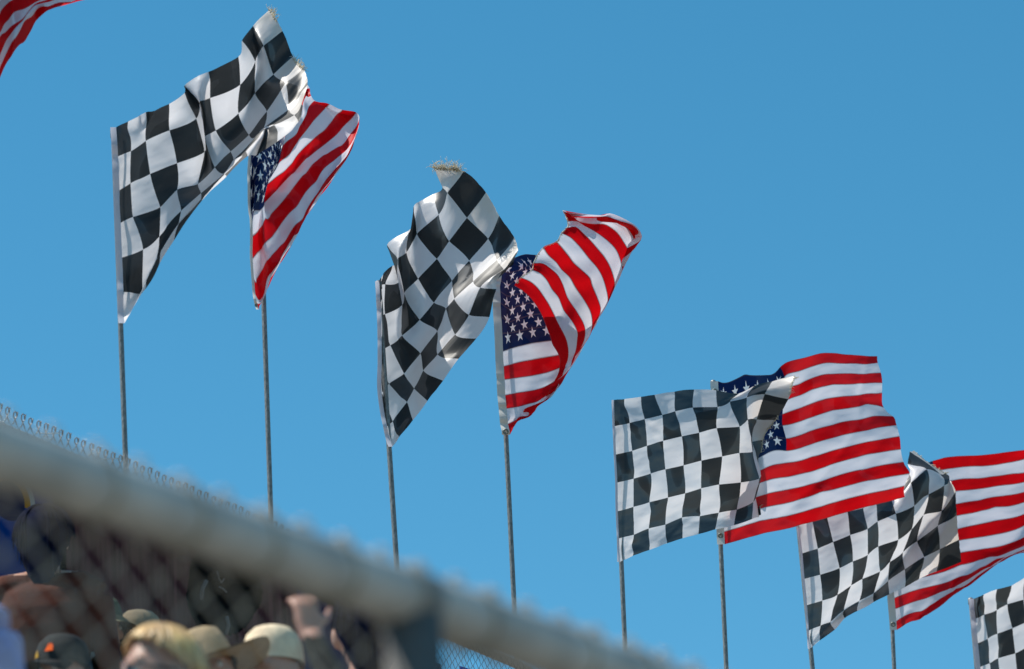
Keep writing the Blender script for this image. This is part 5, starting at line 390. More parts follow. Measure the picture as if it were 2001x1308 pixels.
 'us4': (25, 40, (-0.0293, 19.1925, 9.3758), '''0 0 0 31 39 9 59 82 30 70 130 63 89 179 90 108 229 114 130 275 134 162 332 153 201 386 171 245 434 187 295 474 205 352 466 211 425 468 239 505 471 275 578 470 310 631 476 329 648 415 312 628 355 301 582 307 293 517 267 289 495 218 282 496 162 264 476 105 243 423 65 231 360 37 228 1 -10 -25 35 39 -14 70 84 8 87 132 41 101 182 71 118 236 96 140 290 119 171 342 138 210 392 154 255 438 171 306 476 189 366 489 205 440 481 229 521 479 263 595 467 292 652 481 316 673 420 302 653 358 296 612 311 290 552 280 292 519 230 288 516 170 269 492 112 246 432 83 239 364 64 241 0 -7 -45 36 47 -34 82 86 -14 105 134 19 112 185 51 127 240 77 149 295 100 181 348 120 220 398 137 266 442 154 319 479 173 380 499 194 455 490 217 536 489 252 611 474 278 671 486 302 695 428 293 675 369 295 640 321 291 587 285 293 541 244 297 532 184 277 505 128 254 437 104 250 365 88 254 -2 -8 -65 33 45 -55 76 86 -32 109 132 -1 120 186 29 135 241 55 158 296 79 190 349 100 230 398 118 277 442 136 331 477 156 394 494 177 469 490 202 549 483 233 624 476 262 686 483 286 714 427 281 692 388 301 663 335 297 618 292 296 558 260 310 545 203 288 516 149 265 438 125 263 364 109 267 -5 -9 -84 27 48 -74 65 92 -47 110 129 -20 126 186 7 142 242 33 166 296 58 199 349 79 240 397 98 288 439 117 343 472 137 407 487 159 481 485 185 560 477 215 634 473 245 695 490 275 721 458 288 702 414 310 674 357 308 628 310 312 567 278 324 541 221 300 507 166 277 434 142 274 359 127 279 -8 -9 -103 25 47 -96 60 92 -65 103 132 -40 126 187 -16 146 242 11 173 296 36 207 347 57 249 394 77 298 434 97 354 465 118 419 479 140 492 478 167 568 470 196 640 464 225 699 472 255 726 493 295 706 444 320 679 383 320 632 334 327 570 299 339 535 242 312 496 183 288 425 141 278 352 101 273 -11 1 -116 26 52 -119 55 91 -83 94 136 -60 124 190 -39 149 243 -12 179 295 13 215 344 35 258 390 55 308 429 76 365 458 98 430 471 121 501 471 148 575 465 178 644 461 209 699 486 248 728 526 296 705 479 330 678 411 329 631 362 343 568 327 356 525 266 323 482 196 296 414 137 281 344 63 263 -15 -4 -134 24 49 -139 53 94 -106 88 142 -85 122 193 -62 152 243 -35 184 293 -10 223 341 13 267 385 33 317 422 54 375 450 77 439 463 101 508 463 129 579 458 159 645 456 192 696 480 233 718 520 281 702 467 306 674 404 316 628 351 327 571 309 339 521 254 318 468 205 301 403 156 293 338 106 286 -18 1 -149 23 49 -159 53 97 -132 84 147 -112 119 195 -86 153 242 -58 189 290 -33 229 336 -11 275 379 11 326 416 32 383 442 56 446 455 81 514 455 108 581 450 139 643 450 174 689 476 218 708 520 266 695 463 285 667 408 306 622 360 318 571 308 329 516 265 319 455 223 308 393 178 304 332 135 303 -18 -2 -173 22 48 -182 53 97 -155 82 149 -134 117 196 -108 155 241 -80 193 287 -56 235 332 -34 282 373 -13 333 409 10 390 435 34 452 448 60 517 448 88 582 442 119 639 444 157 680 473 204 697 525 250 687 480 274 658 431 308 612 382 316 571 326 328 512 281 321 441 243 312 383 197 313 327 153 314 -18 0 -196 22 51 -207 52 94 -176 81 145 -153 116 192 -129 156 237 -103 197 283 -80 241 327 -58 288 367 -36 340 402 -13 396 427 11 457 440 38 519 440 66 580 434 98 633 439 138 670 467 189 683 509 238 668 459 261 638 413 294 595 362 306 555 307 311 497 266 303 427 232 301 375 181 305 323 133 307 -18 -1 -218 22 50 -229 52 94 -199 82 143 -173 117 189 -150 158 235 -126 201 279 -103 246 322 -82 294 361 -60 345 395 -37 401 420 -12 460 434 16 520 434 44 577 435 79 626 451 125 660 474 176 669 496 223 650 442 247 619 397 282 577 348 298 540 291 295 484 250 286 416 217 286 370 159 292 321 105 294 -19 -6 -238 20 46 -249 52 96 -224 82 143 -196 118 189 -172 161 232 -149 205 275 -127 251 317 -106 299 356 -84 350 389 -61 405 415 -35 462 431 -6 519 440 26 573 451 65 619 471 112 650 499 168 657 479 202 634 429 232 603 386 268 561 339 288 528 282 280 474 239 267 407 205 269 371 140 277 322 69 273 -20 1 -255 19 48 -270 51 97 -247 82 143 -219 120 187 -195 164 229 -173 209 271 -151 255 312 -130 303 351 -108 354 384 -85 407 410 -58 462 429 -28 517 443 7 568 459 47 610 484 95 638 514 149 643 468 169 626 421 197 597 378 235 560 330 256 525 275 256 475 230 250 415 192 257 376 135 265 329 87 265 -20 -1 -280 19 48 -295 50 96 -270 83 142 -243 123 184 -218 168 225 -197 212 267 -176 258 308 -155 306 346 -133 356 379 -109 409 406 -81 462 427 -50 514 445 -15 562 464 26 601 491 74 626 522 125 631 467 135 619 417 160 594 377 200 561 328 223 524 274 231 478 223 232 423 183 243 384 126 250 336 77 241 -20 -4 -312 18 49 -320 50 95 -293 83 141 -267 125 181 -243 171 221 -221 216 263 -200 262 304 -180 309 342 -158 358 376 -133 409 404 -105 460 427 -73 510 448 -36 555 471 6 591 499 52 613 524 97 619 469 98 613 419 123 592 380 167 562 332 191 523 277 207 482 233 220 431 184 233 393 127 241 342 60 215 -19 -9 -343 16 43 -340 49 92 -316 83 138 -291 127 178 -267 174 218 -246 218 259 -225 265 300 -205 311 339 -183 360 373 -158 409 403 -128 458 430 -94 505 455 -56 547 485 -13 580 519 34 600 516 65 604 457 69 598 405 91 579 368 132 552 318 159 517 266 180 478 215 197 432 167 214 392 113 222 343 74 208 -19 -11 -374 15 40 -361 48 89 -339 83 135 -315 129 175 -292 177 214 -271 221 256 -250 267 297 -231 313 336 -209 360 372 -182 407 404 -151 454 433 -116 499 461 -77 538 494 -33 569 534 14 586 498 32 589 444 39 582 393 62 565 357 103 539 306 131 507 254 154 470 203 175 429 152 195 389 98 206 340 55 189 -19 -11 -404 16 37 -385 50 86 -363 87 132 -340 132 171 -316 178 211 -296 223 254 -276 269 295 -257 314 334 -234 359 371 -207 405 403 -175 450 433 -140 492 463 -100 529 497 -56 557 535 -10 572 486 2 574 431 11 566 382 36 548 348 79 524 296 107 493 245 130 459 199 156 422 140 175 384 89 194 334 33 169 -19 -8 -434 16 38 -411 51 84 -389 90 129 -366 134 169 -341 179 210 -321 224 252 -301 270 293 -284 314 334 -260 358 370 -232 402 403 -199 445 433 -163 485 463 -123 519 497 -79 546 529 -36 559 473 -27 559 416 -15 550 366 12 533 331 52 509 282 80 478 231 106 446 180 130 412 125 153 374 72 169 325 26 159 -20 -4 -466 16 39 -440 53 84 -416 92 128 -392 136 168 -368 182 209 -348 228 251 -329 271 293 -310 313 333 -286 356 370 -257 398 403 -223 439 434 -186 477 466 -145 509 499 -102 533 519 -62 545 459 -55 545 400 -42 535 352 -13 519 316 26 495 267 55 463 220 82 432 167 106 400 112 129 362 56 145 315 6 143 -20 0 -496 16 42 -469 53 85 -443 94 128 -419 137 169 -396 183 210 -376 231 254 -356 271 294 -338 312 333 -312 353 370 -282 394 403 -247 433 437 -208 468 473 -165 498 513 -119 521 502 -90 531 444 -82 531 386 -70 521 338 -38 505 302 3 482 254 31 447 211 60 417 155 81 386 108 107 351 44 121 305 -18 123 -21 2 -524 16 45 -497 54 86 -471 95 129 -447 138 169 -425 184 210 -405 230 251 -386 269 294 -365 309 333 -338 349 369 -307 389 403 -271 425 437 -231 459 475 -187 487 515 -140 507 481 -119 517 427 -108 517 370 -96 506 322 -65 490 285 -24 470 237 4 433 194 34 400 143 56 372 89 77 339 32 96 297 -22 107 -21 2 -551 15 45 -524 54 87 -499 95 129 -475 139 170 -454 184 210 -434 228 251 -415 267 294 -393 306 333 -364 345 368 -332 383 401 -295 418 435 -254 449 472 -209 476 509 -162 494 464 -145 503 410 -133 502 354 -122 490 305 -91 474 270 -49 457 222 -20 418 180 10 382 131 33 357 76 49 324 19 72 289 -37 84 -21 0 -576 15 45 -551 54 88 -526 96 129 -504 139 170 -483 183 210 -463 225 252 -443 264 296 -420 303 331 -390 341 365 -356 376 398 -319 409 432 -278 439 467 -233 464 500 -186 480 448 -170 488 392 -156 488 338 -147 474 290 -115 454 254 -71 442 211 -42 400 167 -12 362 119 10 340 68 26 306 7 51 276 -58 62 -21 -2 -600 15 44 -577 54 88 -554 96 129 -532 139 170 -512 182 210 -492 223 251 -471 261 292 -446 299 327 -416 336 361 -381 369 394 -343 400 428 -301 428 462 -256 451 487 -210 467 431 -194 473 373 -178 470 318 -164 454 271 -135 433 238 -93 414 193 -62 378 151 -32 340 104 -10 316 48 6 283 -7 32 256 -67 50 -21 -5 -624 15 44 -603 54 87 -581 95 129 -561 138 169 -541 180 209 -521 221 249 -498 258 288 -472 296 322 -441 330 356 -406 362 389 -367 391 423 -324 416 457 -278 439 472 -235 452 413 -218 458 354 -199 452 298 -181 435 252 -154 410 222 -112 386 178 -79 355 134 -51 318 89 -28 293 31 -11 258 -23 15 232 -83 37 -20 0 -647 15 43 -629 54 86 -609 95 128 -589 137 169 -569 179 208 -549 218 247 -524 256 283 -497 292 316 -466 324 349 -430 354 383 -390 381 417 -347 405 451 -301 426 453 -260 438 395 -242 443 335 -221 436 277 -199 416 234 -173 387 206 -131 360 162 -97 336 117 -69 298 70 -45 274 15 -26 234 -36 -3 208 -106 15 -21 -5 -676 15 42 -656 54 85 -636 94 127 -616 136 167 -597 177 206 -576 216 242 -551 253 275 -522 287 308 -490 318 341 -453 345 375 -414 370 410 -370 392 442 -324 412 434 -287 424 377 -266 428 318 -244 420 262 -221 398 217 -193 368 193 -149 343 148 -117 321 99 -88 289 53 -62 260 -1 -43 218 -51 -23 185 -107 -11 -21 -4 -704 15 41 -683 53 84 -663 94 126 -643 135 165 -624 175 204 -602 214 237 -576 250 267 -546 283 298 -513 311 332 -477 336 367 -436 359 402 -393 380 428 -348 398 415 -312 410 359 -291 414 300 -268 406 246 -244 383 200 -214 352 177 -170 330 133 -138 312 82 -108 283 34 -79 250 -17 -61 208 -65 -45 165 -115 -45 -21 0 -730 15 40 -710 53 82 -689 93 123 -669 134 163 -650 173 205 -626 211 231 -600 247 256 -570 278 287 -536 304 321 -499 327 357 -459 347 394 -415 366 409 -374 384 398 -337 396 343 -315 402 281 -294 394 229 -270 369 184 -237 338 160 -192 320 117 -162 304 67 -130 279 18 -98 244 -32 -81 202 -81 -66 151 -133 -81 -20 -7 -757 15 37 -736 53 79 -715 92 120 -695 133 158 -676 171 195 -651 209 219 -624 244 243 -593 272 275 -559 296 309 -522 316 346 -481 335 385 -436 352 380 -402 370 382 -362 382 328 -339 388 271 -316 382 216 -294 359 171 -261 328 153 -213 311 104 -186 295 54 -156 269 7 -126 237 -43 -106 196 -91 -92 146 -133 -97 -19 -12 -782 16 35 -762 53 77 -741 91 116 -720 131 153 -701 168 185 -675 205 206 -646 239 229 -615 266 261 -580 287 295 -543 305 333 -503 322 374 -457 338 349 -432 355 364 -386 368 313 -362 374 258 -339 370 203 -318 348 158 -285 319 143 -236 302 93 -210 286 43 -183 258 -2 -153 229 -53 -130 191 -104 -115 144 -151 -115 -18 0 -802 17 34 -787 53 74 -766 90 116 -743 129 145 -726 163 175 -696 201 190 -667 234 214 -636 259 246 -601 278 280 -564 294 317 -524 308 359 -479 323 321 -459 340 346 -410 353 299 -385 359 244 -362 359 190 -342 339 146 -309 308 131 -257 292 82 -233 275 33 -208 243 -9 -179 220 -61 -151 186 -117 -134 139 -172 -133 -17 -11 -834 18 29 -814 53 67 -791 90 103 -770 126 136 -750 157 164 -716 194 174 -687 227 197 -655 250 231 -620 267 263 -585 281 300 -545 295 341 -501 308 295 -485 325 326 -435 338 285 -407 344 229 -384 341 173 -361 322 128 -328 295 119 -278 277 68 -252 257 19 -227 230 -27 -200 203 -77 -172 169 -131 -155 124 -181 -148 -16 -14 -863 18 25 -839 51 57 -814 88 91 -796 122 125 -772 147 149 -734 185 156 -705 219 181 -673 240 216 -637 255 243 -604 268 279 -566 281 320 -523 293 265 -511 310 304 -459 323 273 -428 328 215 -405 323 158 -381 305 110 -349 281 106 -298 261 55 -271 240 5 -244 214 -43 -219 186 -91 -189 152 -146 -173 106 -194 -166 -15 0 -884 18 40 -855 48 41 -836 84 76 -818 114 114 -792 133 132 -750 174 139 -720 209 168 -688 227 207 -652 242 217 -625 254 255 -587 266 300 -543 279 243 -533 296 282 -482 308 263 -448 312 203 -427 305 141 -402 286 94 -369 265 95 -317 244 42 -289 223 -10 -262 199 -57 -237 170 -103 -204 135 -159 -190 87 -212 -186 -12 -12 -909 16 29 -876 41 18 -855 78 59 -837 104 102 -810 116 114 -762 161 125 -733 198 162 -699 213 212 -660 227 185 -647 240 232 -607 252 279 -562 266 225 -552 281 258 -505 293 258 -466 296 195 -448 286 135 -423 268 84 -391 248 88 -338 228 35 -308 208 -19 -281 185 -69 -256 155 -116 -225 119 -167 -209 74 -215 -201 -9 -19 -931 12 29 -890 31 -5 -871 60 43 -843 81 90 -812 95 89 -774 140 111 -744 178 152 -711 198 203 -672 211 161 -665 224 211 -624 238 259 -581 252 202 -572 267 234 -527 277 251 -484 279 186 -470 269 124 -447 249 75 -414 231 81 -358 213 26 -329 194 -29 -303 171 -78 -275 142 -127 -247 105 -178 -229 64 -228 -220 -9 0 -941 7 41 -897 18 -22 -880 42 30 -848 60 77 -817 71 58 -788 120 102 -754 159 147 -720 181 195 -683 194 137 -683 207 186 -642 223 241 -598 238 176 -593 252 210 -549 261 245 -502 264 174 -493 253 109 -473 230 63 -438 215 77 -378 199 20 -349 181 -42 -326 158 -86 -295 130 -136 -269 93 -187 -250 54 -245 -242'''),
 'chk5': (31, 19, (0.5180, 20.3102, 8.9946), '''0 0 0 18 24 10 36 58 21 56 95 35 84 126 49 116 156 62 147 187 76 173 222 91 198 258 107 225 294 122 262 324 138 301 351 153 340 380 168 375 413 184 411 446 198 449 478 209 488 509 218 529 537 224 571 565 227 615 592 227 659 618 227 700 646 233 730 679 256 758 712 282 789 746 307 821 776 328 857 800 343 896 815 352 938 809 360 981 788 361 1021 760 357 -2 -16 -53 19 17 -39 39 52 -25 62 87 -11 90 118 3 121 148 18 151 178 33 180 211 49 207 245 64 236 278 80 268 308 96 302 337 112 336 368 129 369 401 145 404 433 160 442 463 171 483 490 179 525 514 184 567 540 188 606 567 192 643 598 199 677 633 213 708 670 235 739 702 259 770 728 281 803 749 298 840 769 311 879 782 319 923 781 321 967 769 317 1009 749 310 -4 -19 -103 20 15 -88 44 47 -74 70 79 -59 97 110 -44 127 139 -28 157 169 -11 188 200 4 219 230 20 249 260 36 277 291 53 305 324 70 333 357 87 365 389 104 398 419 119 435 447 131 479 470 138 524 491 143 566 514 148 600 543 158 627 578 173 654 617 193 686 649 212 720 674 231 753 695 249 786 717 266 822 737 279 862 751 285 907 756 282 953 755 273 997 750 265 -5 0 -147 21 16 -137 48 44 -124 76 73 -108 103 103 -92 132 133 -75 162 161 -58 194 190 -42 227 217 -26 260 245 -10 285 279 7 309 314 25 334 347 43 364 377 59 397 405 75 432 431 88 477 452 95 524 471 100 568 492 106 596 523 120 619 557 140 639 590 162 674 617 178 708 641 195 740 665 213 772 690 230 806 713 243 844 731 251 889 746 243 936 760 234 983 778 228 -6 -10 -203 22 16 -189 50 43 -175 79 72 -159 107 102 -142 135 131 -125 164 159 -107 196 187 -90 229 214 -74 260 242 -57 288 275 -39 313 308 -22 341 339 -5 371 368 11 403 395 26 439 420 40 479 440 49 522 458 57 562 480 66 595 510 80 623 542 98 649 571 116 678 596 134 707 623 154 734 653 173 762 686 191 792 720 205 827 751 213 870 774 211 916 792 205 962 814 202 -7 -10 -256 22 19 -241 51 46 -226 80 75 -210 109 104 -193 137 133 -175 165 162 -157 195 190 -139 226 218 -122 257 248 -104 288 278 -87 318 308 -71 349 337 -55 380 365 -39 413 392 -24 447 416 -11 483 436 2 520 457 14 558 482 26 597 509 38 634 537 51 667 565 66 693 593 86 714 624 110 734 660 133 755 700 151 779 740 165 810 776 173 849 803 176 893 826 176 937 850 177 -8 0 -305 21 23 -292 52 49 -278 82 79 -262 110 108 -244 138 138 -226 165 168 -207 194 197 -189 224 227 -170 254 257 -153 287 285 -137 322 312 -121 356 339 -106 388 368 -90 421 395 -75 456 420 -61 488 445 -45 521 472 -28 556 499 -13 601 520 -5 644 543 3 684 572 15 706 605 39 723 641 64 738 677 90 752 718 107 769 760 122 792 800 132 827 833 142 869 860 148 912 886 152 -9 -5 -359 21 24 -344 52 52 -329 82 82 -312 111 112 -295 140 142 -276 167 173 -257 195 204 -239 224 236 -220 254 267 -203 288 294 -187 324 321 -172 359 348 -156 392 377 -141 425 405 -125 458 432 -109 492 460 -92 527 486 -76 565 511 -62 606 534 -51 648 558 -42 684 589 -28 710 625 -8 729 662 15 742 698 38 751 738 59 762 779 79 779 822 97 808 860 112 845 892 122 884 921 130 -9 -5 -410 21 25 -395 52 55 -380 83 85 -363 112 116 -345 141 147 -326 170 179 -307 197 211 -289 225 244 -270 255 276 -253 289 305 -237 325 332 -222 360 360 -207 393 389 -191 425 419 -174 458 449 -157 494 476 -140 533 501 -125 572 525 -112 610 550 -99 646 579 -85 680 612 -71 709 647 -55 733 683 -38 748 721 -17 754 759 9 758 799 36 768 841 62 791 882 81 824 919 95 859 953 105 -10 0 -460 20 28 -446 50 59 -430 82 90 -413 112 121 -395 142 153 -377 172 185 -358 199 219 -339 227 253 -321 257 286 -304 291 316 -288 326 344 -273 360 373 -257 393 404 -240 424 435 -222 457 466 -204 494 493 -188 535 517 -174 576 541 -161 610 570 -146 643 602 -130 675 635 -114 709 667 -103 737 703 -90 756 743 -72 761 781 -42 760 819 -10 762 858 22 782 899 42 808 939 59 839 977 72 -12 -1 -513 17 31 -497 47 63 -481 78 96 -463 109 129 -445 140 161 -427 171 194 -408 200 228 -390 229 262 -372 260 295 -355 293 326 -338 327 356 -323 360 387 -306 392 419 -288 423 451 -269 456 482 -251 492 511 -235 531 537 -220 570 564 -206 607 593 -191 642 623 -177 676 653 -164 711 685 -153 742 721 -139 762 761 -119 770 801 -91 770 840 -60 772 878 -31 783 918 -7 801 957 13 825 995 29 -15 1 -565 14 35 -549 43 69 -531 73 104 -513 104 138 -495 136 171 -476 168 204 -458 199 238 -440 230 271 -422 262 304 -405 294 336 -388 327 368 -372 360 401 -354 391 434 -335 421 467 -316 453 499 -297 488 530 -280 524 560 -265 561 588 -250 600 616 -237 639 644 -226 677 672 -214 714 703 -202 746 738 -187 769 778 -166 779 819 -140 782 860 -112 784 900 -85 788 940 -59 798 978 -37 814 1004 -23 -17 0 -618 11 40 -600 39 77 -581 68 113 -562 100 147 -544 131 181 -526 164 215 -507 195 249 -489 228 282 -471 261 315 -453 292 349 -436 325 382 -419 357 416 -401 387 451 -381 417 485 -362 449 518 -343 483 550 -327 517 581 -311 553 611 -296 593 638 -285 634 665 -274 674 692 -263 712 722 -250 746 756 -233 773 794 -212 784 837 -186 789 880 -161 792 923 -137 792 967 -109 797 1012 -84 805 994 -84 -18 10 -666 9 48 -649 37 85 -631 65 122 -612 95 157 -593 127 192 -574 158 227 -555 190 262 -537 222 296 -519 254 330 -501 286 364 -482 318 398 -462 350 433 -443 380 468 -425 411 504 -408 444 538 -391 477 570 -376 513 601 -360 549 631 -346 587 660 -334 626 688 -322 666 716 -310 704 745 -295 738 776 -276 765 813 -253 780 854 -227 787 897 -201 789 942 -176 791 989 -154 795 1036 -134 801 1004 -143 -19 11 -716 8 50 -699 35 90 -681 63 128 -662 92 165 -641 122 201 -620 153 237 -600 183 274 -582 214 311 -564 245 347 -546 277 380 -525 309 413 -503 341 448 -483 373 485 -466 404 522 -452 437 557 -438 472 589 -423 509 620 -408 546 650 -395 582 681 -381 617 712 -367 654 742 -353 692 769 -336 727 798 -315 754 832 -291 770 870 -263 778 911 -235 782 955 -211 785 1004 -195 791 1052 -183 797 1020 -198 -20 1 -767 6 49 -747 32 92 -728 60 133 -709 88 170 -687 117 207 -664 148 243 -643 178 281 -625 208 320 -607 238 358 -589 270 390 -566 303 422 -543 334 456 -522 366 493 -507 398 531 -494 431 569 -483 467 602 -467 504 632 -452 542 663 -438 575 698 -422 608 733 -406 642 766 -391 681 791 -371 716 815 -350 744 845 -327 761 878 -299 769 915 -271 773 956 -247 779 1006 -237 787 1055 -231 794 1026 -249 -21 15 -807 4 55 -789 29 95 -770 55 135 -750 84 172 -728 113 208 -706 144 244 -685 175 281 -666 205 317 -648 236 353 -628 267 387 -607 299 420 -584 330 454 -564 362 490 -548 394 527 -535 426 563 -522 461 598 -507 496 630 -491 532 663 -476 565 697 -459 599 731 -443 635 761 -426 673 784 -407 709 808 -386 737 839 -362 755 876 -337 764 915 -312 769 957 -292 775 1002 -280 783 1037 -277 791 1006 -291 -23 13 -851 1 53 -832 25 93 -811 50 132 -789 79 170 -767 110 205 -746 141 240 -726 173 275 -706 204 309 -687 236 343 -667 267 377 -646 298 410 -625 329 445 -606 359 480 -589 391 515 -573 422 550 -558 455 584 -543 487 618 -526 521 652 -509 555 684 -493 591 715 -477 629 742 -460 668 767 -442 704 795 -420 733 830 -397 751 872 -374 761 917 -353 768 966 -333 775 1017 -316 780 1002 -321 788 972 -331 -26 1 -896 -2 47 -873 21 90 -850 46 129 -826 76 166 -806 107 201 -785 140 235 -765 172 268 -745 204 300 -725 236 332 -704 267 367 -684 297 401 -664 328 435 -645 358 468 -627 388 501 -611 419 534 -594 449 569 -578 480 603 -560 511 636 -542 547 667 -527 584 696 -511 622 724 -493 662 753 -474 699 785 -453 730 823 -431 747 869 -410 758 918 -392 765 969 -374 773 1014 -355 778 979 -362 785 937 -371'''),
}
POLES = {
 'us0': ((-2.2465, 15.6120, 9.4530), (-2.1792, 15.6115, 7.4416)),
 'chk1': ((-1.7207, 16.6408, 9.0802), (-1.6955, 16.6407, 7.5234)),
 'us2': ((-1.1432, 17.4025, 9.4372), (-1.1419, 17.4025, 7.4604)),
 'chk3': ((-0.6311, 18.4395, 9.0011), (-0.6029, 18.4394, 7.5444)),
 'us4': ((-0.0523, 19.1921, 9.3813), (-0.0637, 19.1921, 7.5303)),
 'chk5': ((0.5240, 20.3108, 8.9913), (0.4957, 20.3106, 7.6222)),
 'us6': ((1.0877, 21.0492, 9.3502), (1.0441, 21.0489, 7.7079)),
 'chk7': ((1.5579, 21.9969, 8.9592), (1.5746, 21.9968, 7.9548)),
 'us8': ((2.1442, 22.7957, 9.2682), (2.0986, 22.7953, 8.1584)),
 'chk9': ((2.7038, 23.8824, 8.8888), (2.6997, 23.8824, 8.4421)),
}


pole_names = list(POLES)


def fence_xy(s):
    """plan curve of the back fence: it runs just in front of the row of flagpoles; s is the pole index"""
    P = [Vector(POLES[k][1]) for k in pole_names]
    i = min(max(int(math.floor(s)), 1), len(P) - 2)
    q = P[i].lerp(P[i + 1], s - i)
    return Vector((q.x, q.y, 0))


FD = (fence_xy(5) - fence_xy(1)).normalized()          # along the fence, away from the camera to the right
FN = Vector((-FD.y, FD.x, 0))                         # up the stand, through the fence
F0 = fence_xy(1)
ROW, RISE = 0.80, 0.46


def fence_top(s):
    d = (fence_xy(s) - F0).dot(FD)
    return 7.447 - 0.058 * d


TOPROW = 4.9                                           # level of the uppermost tread


def tread(x, y):
    d = (Vector((x, y, 0)) - F0).dot(FN) + 0.9           # distance up to the front edge of the top tread
    k = math.floor(d / ROW)
    return max(0.0, TOPROW + min(k, 0) * RISE)


mb = MB()
ga, gb = -3000, 3000
mb.grid([[(x, y, 0.0) for x in (-2500, -200, -40, 0, 40, 200, 2500)] for y in (-2500, -200, -40, 0, 40, 200, 2500)])
gm = pbr('dusty_ground', (.15, .135, .11), .9, 0, .3, scale=.8, bump=.3, bscale=6)
tag(mb.build('ground', gm, smooth=False, origin=(0, 0, 0)), kind='structure')

mb = MB()
steps = 10
prof = []
for k in range(-steps, 1):
    d0 = k * ROW - 0.9
    z = TOPROW + k * RISE
    prof += [(d0, z - RISE if k > -steps else 0.0), (d0, z)]
prof += [(2.6, TOPROW), (2.6, 0.0)]
A0, A1 = -14.0, 30.0
rows_ = []
for a_ in (A0, A1):
    rows_.append([F0 + FD * a_ + FN * d_ + Vector((0, 0, z_)) for d_, z_ in prof])
mb.grid(rows_)
for rr, rev in ((rows_[0], False), (rows_[1], True)):
    b0 = len(mb.v); mb.v.extend(rr); ids = list(range(b0, b0 + len(rr)))
    mb.face(*(ids[::-1] if rev else ids))
concrete = pbr('worn_concrete', (.17, .16, .145), .9, 0, .2, scale=3, bump=.2, bscale=25)
tag(mb.build('grandstand_steps', concrete, smooth=False, origin=F0), kind='structure')


# ------------------------------------------------------------------ flagpoles
def catmull(P, n):
    """P: array [.., k, 3] along axis 0, refine n times per span"""
    k = len(P)
    ext = np.concatenate([2 * P[:1] - P[1:2], P, 2 * P[-1:] - P[-2:-1]])
    res = []
    for i in range(k - 1):
        p0, p1, p2, p3 = ext[i], ext[i + 1], ext[i + 2], ext[i + 3]
        for j in range(n):
            t = j / n
            res.append(.5 * ((2 * p1) + (-p0 + p2) * t + (2 * p0 - 5 * p1 + 4 * p2 - p3) * t * t + (-p0 + 3 * p1 - 3 * p2 + p3) * t ** 3))
    res.append(P[-1])
    return np.array(res)


POLE_R = {'us0': .0145, 'chk1': .0118, 'us2': .0118, 'chk3': .0130, 'us4': .0125, 'chk5': .0128, 'us6': .0128, 'chk7': .0135, 'us8': .0125, 'chk9': .0135}
POLE_LABEL = {
 'us0': 'thin steel pole holding the striped flag cut by the top left corner',
 'chk1': 'thin grey pole of the largest checkered flag, leftmost one rising clear above the fence',
 'us2': 'thin grey pole under the twisted flag that hangs behind the largest checkered flag',
 'chk3': 'thin speckled pole of the checkered flag blown up into a diamond pattern',
 'us4': 'thin grey pole of the flag whose striped fly end is folded back over its stars',
 'chk5': 'thin grey pole of the flattest checkered flag, the one with a straight hoist',
 'us6': 'thin grey pole of the wide striped flag spread behind the flattest checkered flag',
 'chk7': 'thin grey pole of the checkered flag that rises under the wide striped flag',
 'us8': 'thin grey pole of the striped flag running out of the picture on the right',
 'chk9': 'thin grey pole of the checkered flag cut by the lower right corner'}
for k in pole_names:
    a, b = Vector(POLES[k][0]), Vector(POLES[k][1])
    off = Vector((0, .27 if k == 'us2' else .045, 0)) - RT * (.0 if k.startswith('us') else .003)
    a = a + off; b = b + off
    d = (b - a).normalized()
    foot = a + d * ((a.z - TOPROW) / -d.z)
    root = empty('flagpole', foot, POLE_LABEL[k], 'flagpole', 'flagpoles along the top of the back fence')
    m_ = MB()
    n_ = 24
    rr = POLE_R[k]
    m_.tube([foot.lerp(a, i / n_) for i in range(n_ + 1)], rr, 12)
    m_.build('pole', M['galv'], root)
    m_ = MB()
    q = d.to_track_quat('Z', 'Y').to_matrix().to_4x4(); q.translation = a
    m_.lathe([(0.0005, -.014), (rr * .7, -.012), (rr * 1.25, -.006), (rr * 1.25, .03), (rr * 1.02, .031)], q, 12)
    m_.build('cap', M['galv'], root)
    m_ = MB()
    q2 = q.copy()
    q2.translation = a + d * ((a.z - (fence_top(pole_names.index(k)) - .12)) / -d.z)
    m_.lathe([(rr * 1.02, -.03), (rr * 1.6, -.028), (rr * 1.6, .028), (rr * 1.02, .03)], q2, 12)
    m_.build('clamp', M['galv'], root)


# ------------------------------------------------------------------ flags
def lattice(k):
    nu, nv, o, s = FLAG_LATTICE[k]
    return np.array([int(x) for x in s.split()], dtype=float).reshape(nv, nu, 3) / 1000.0 + np.array(o)


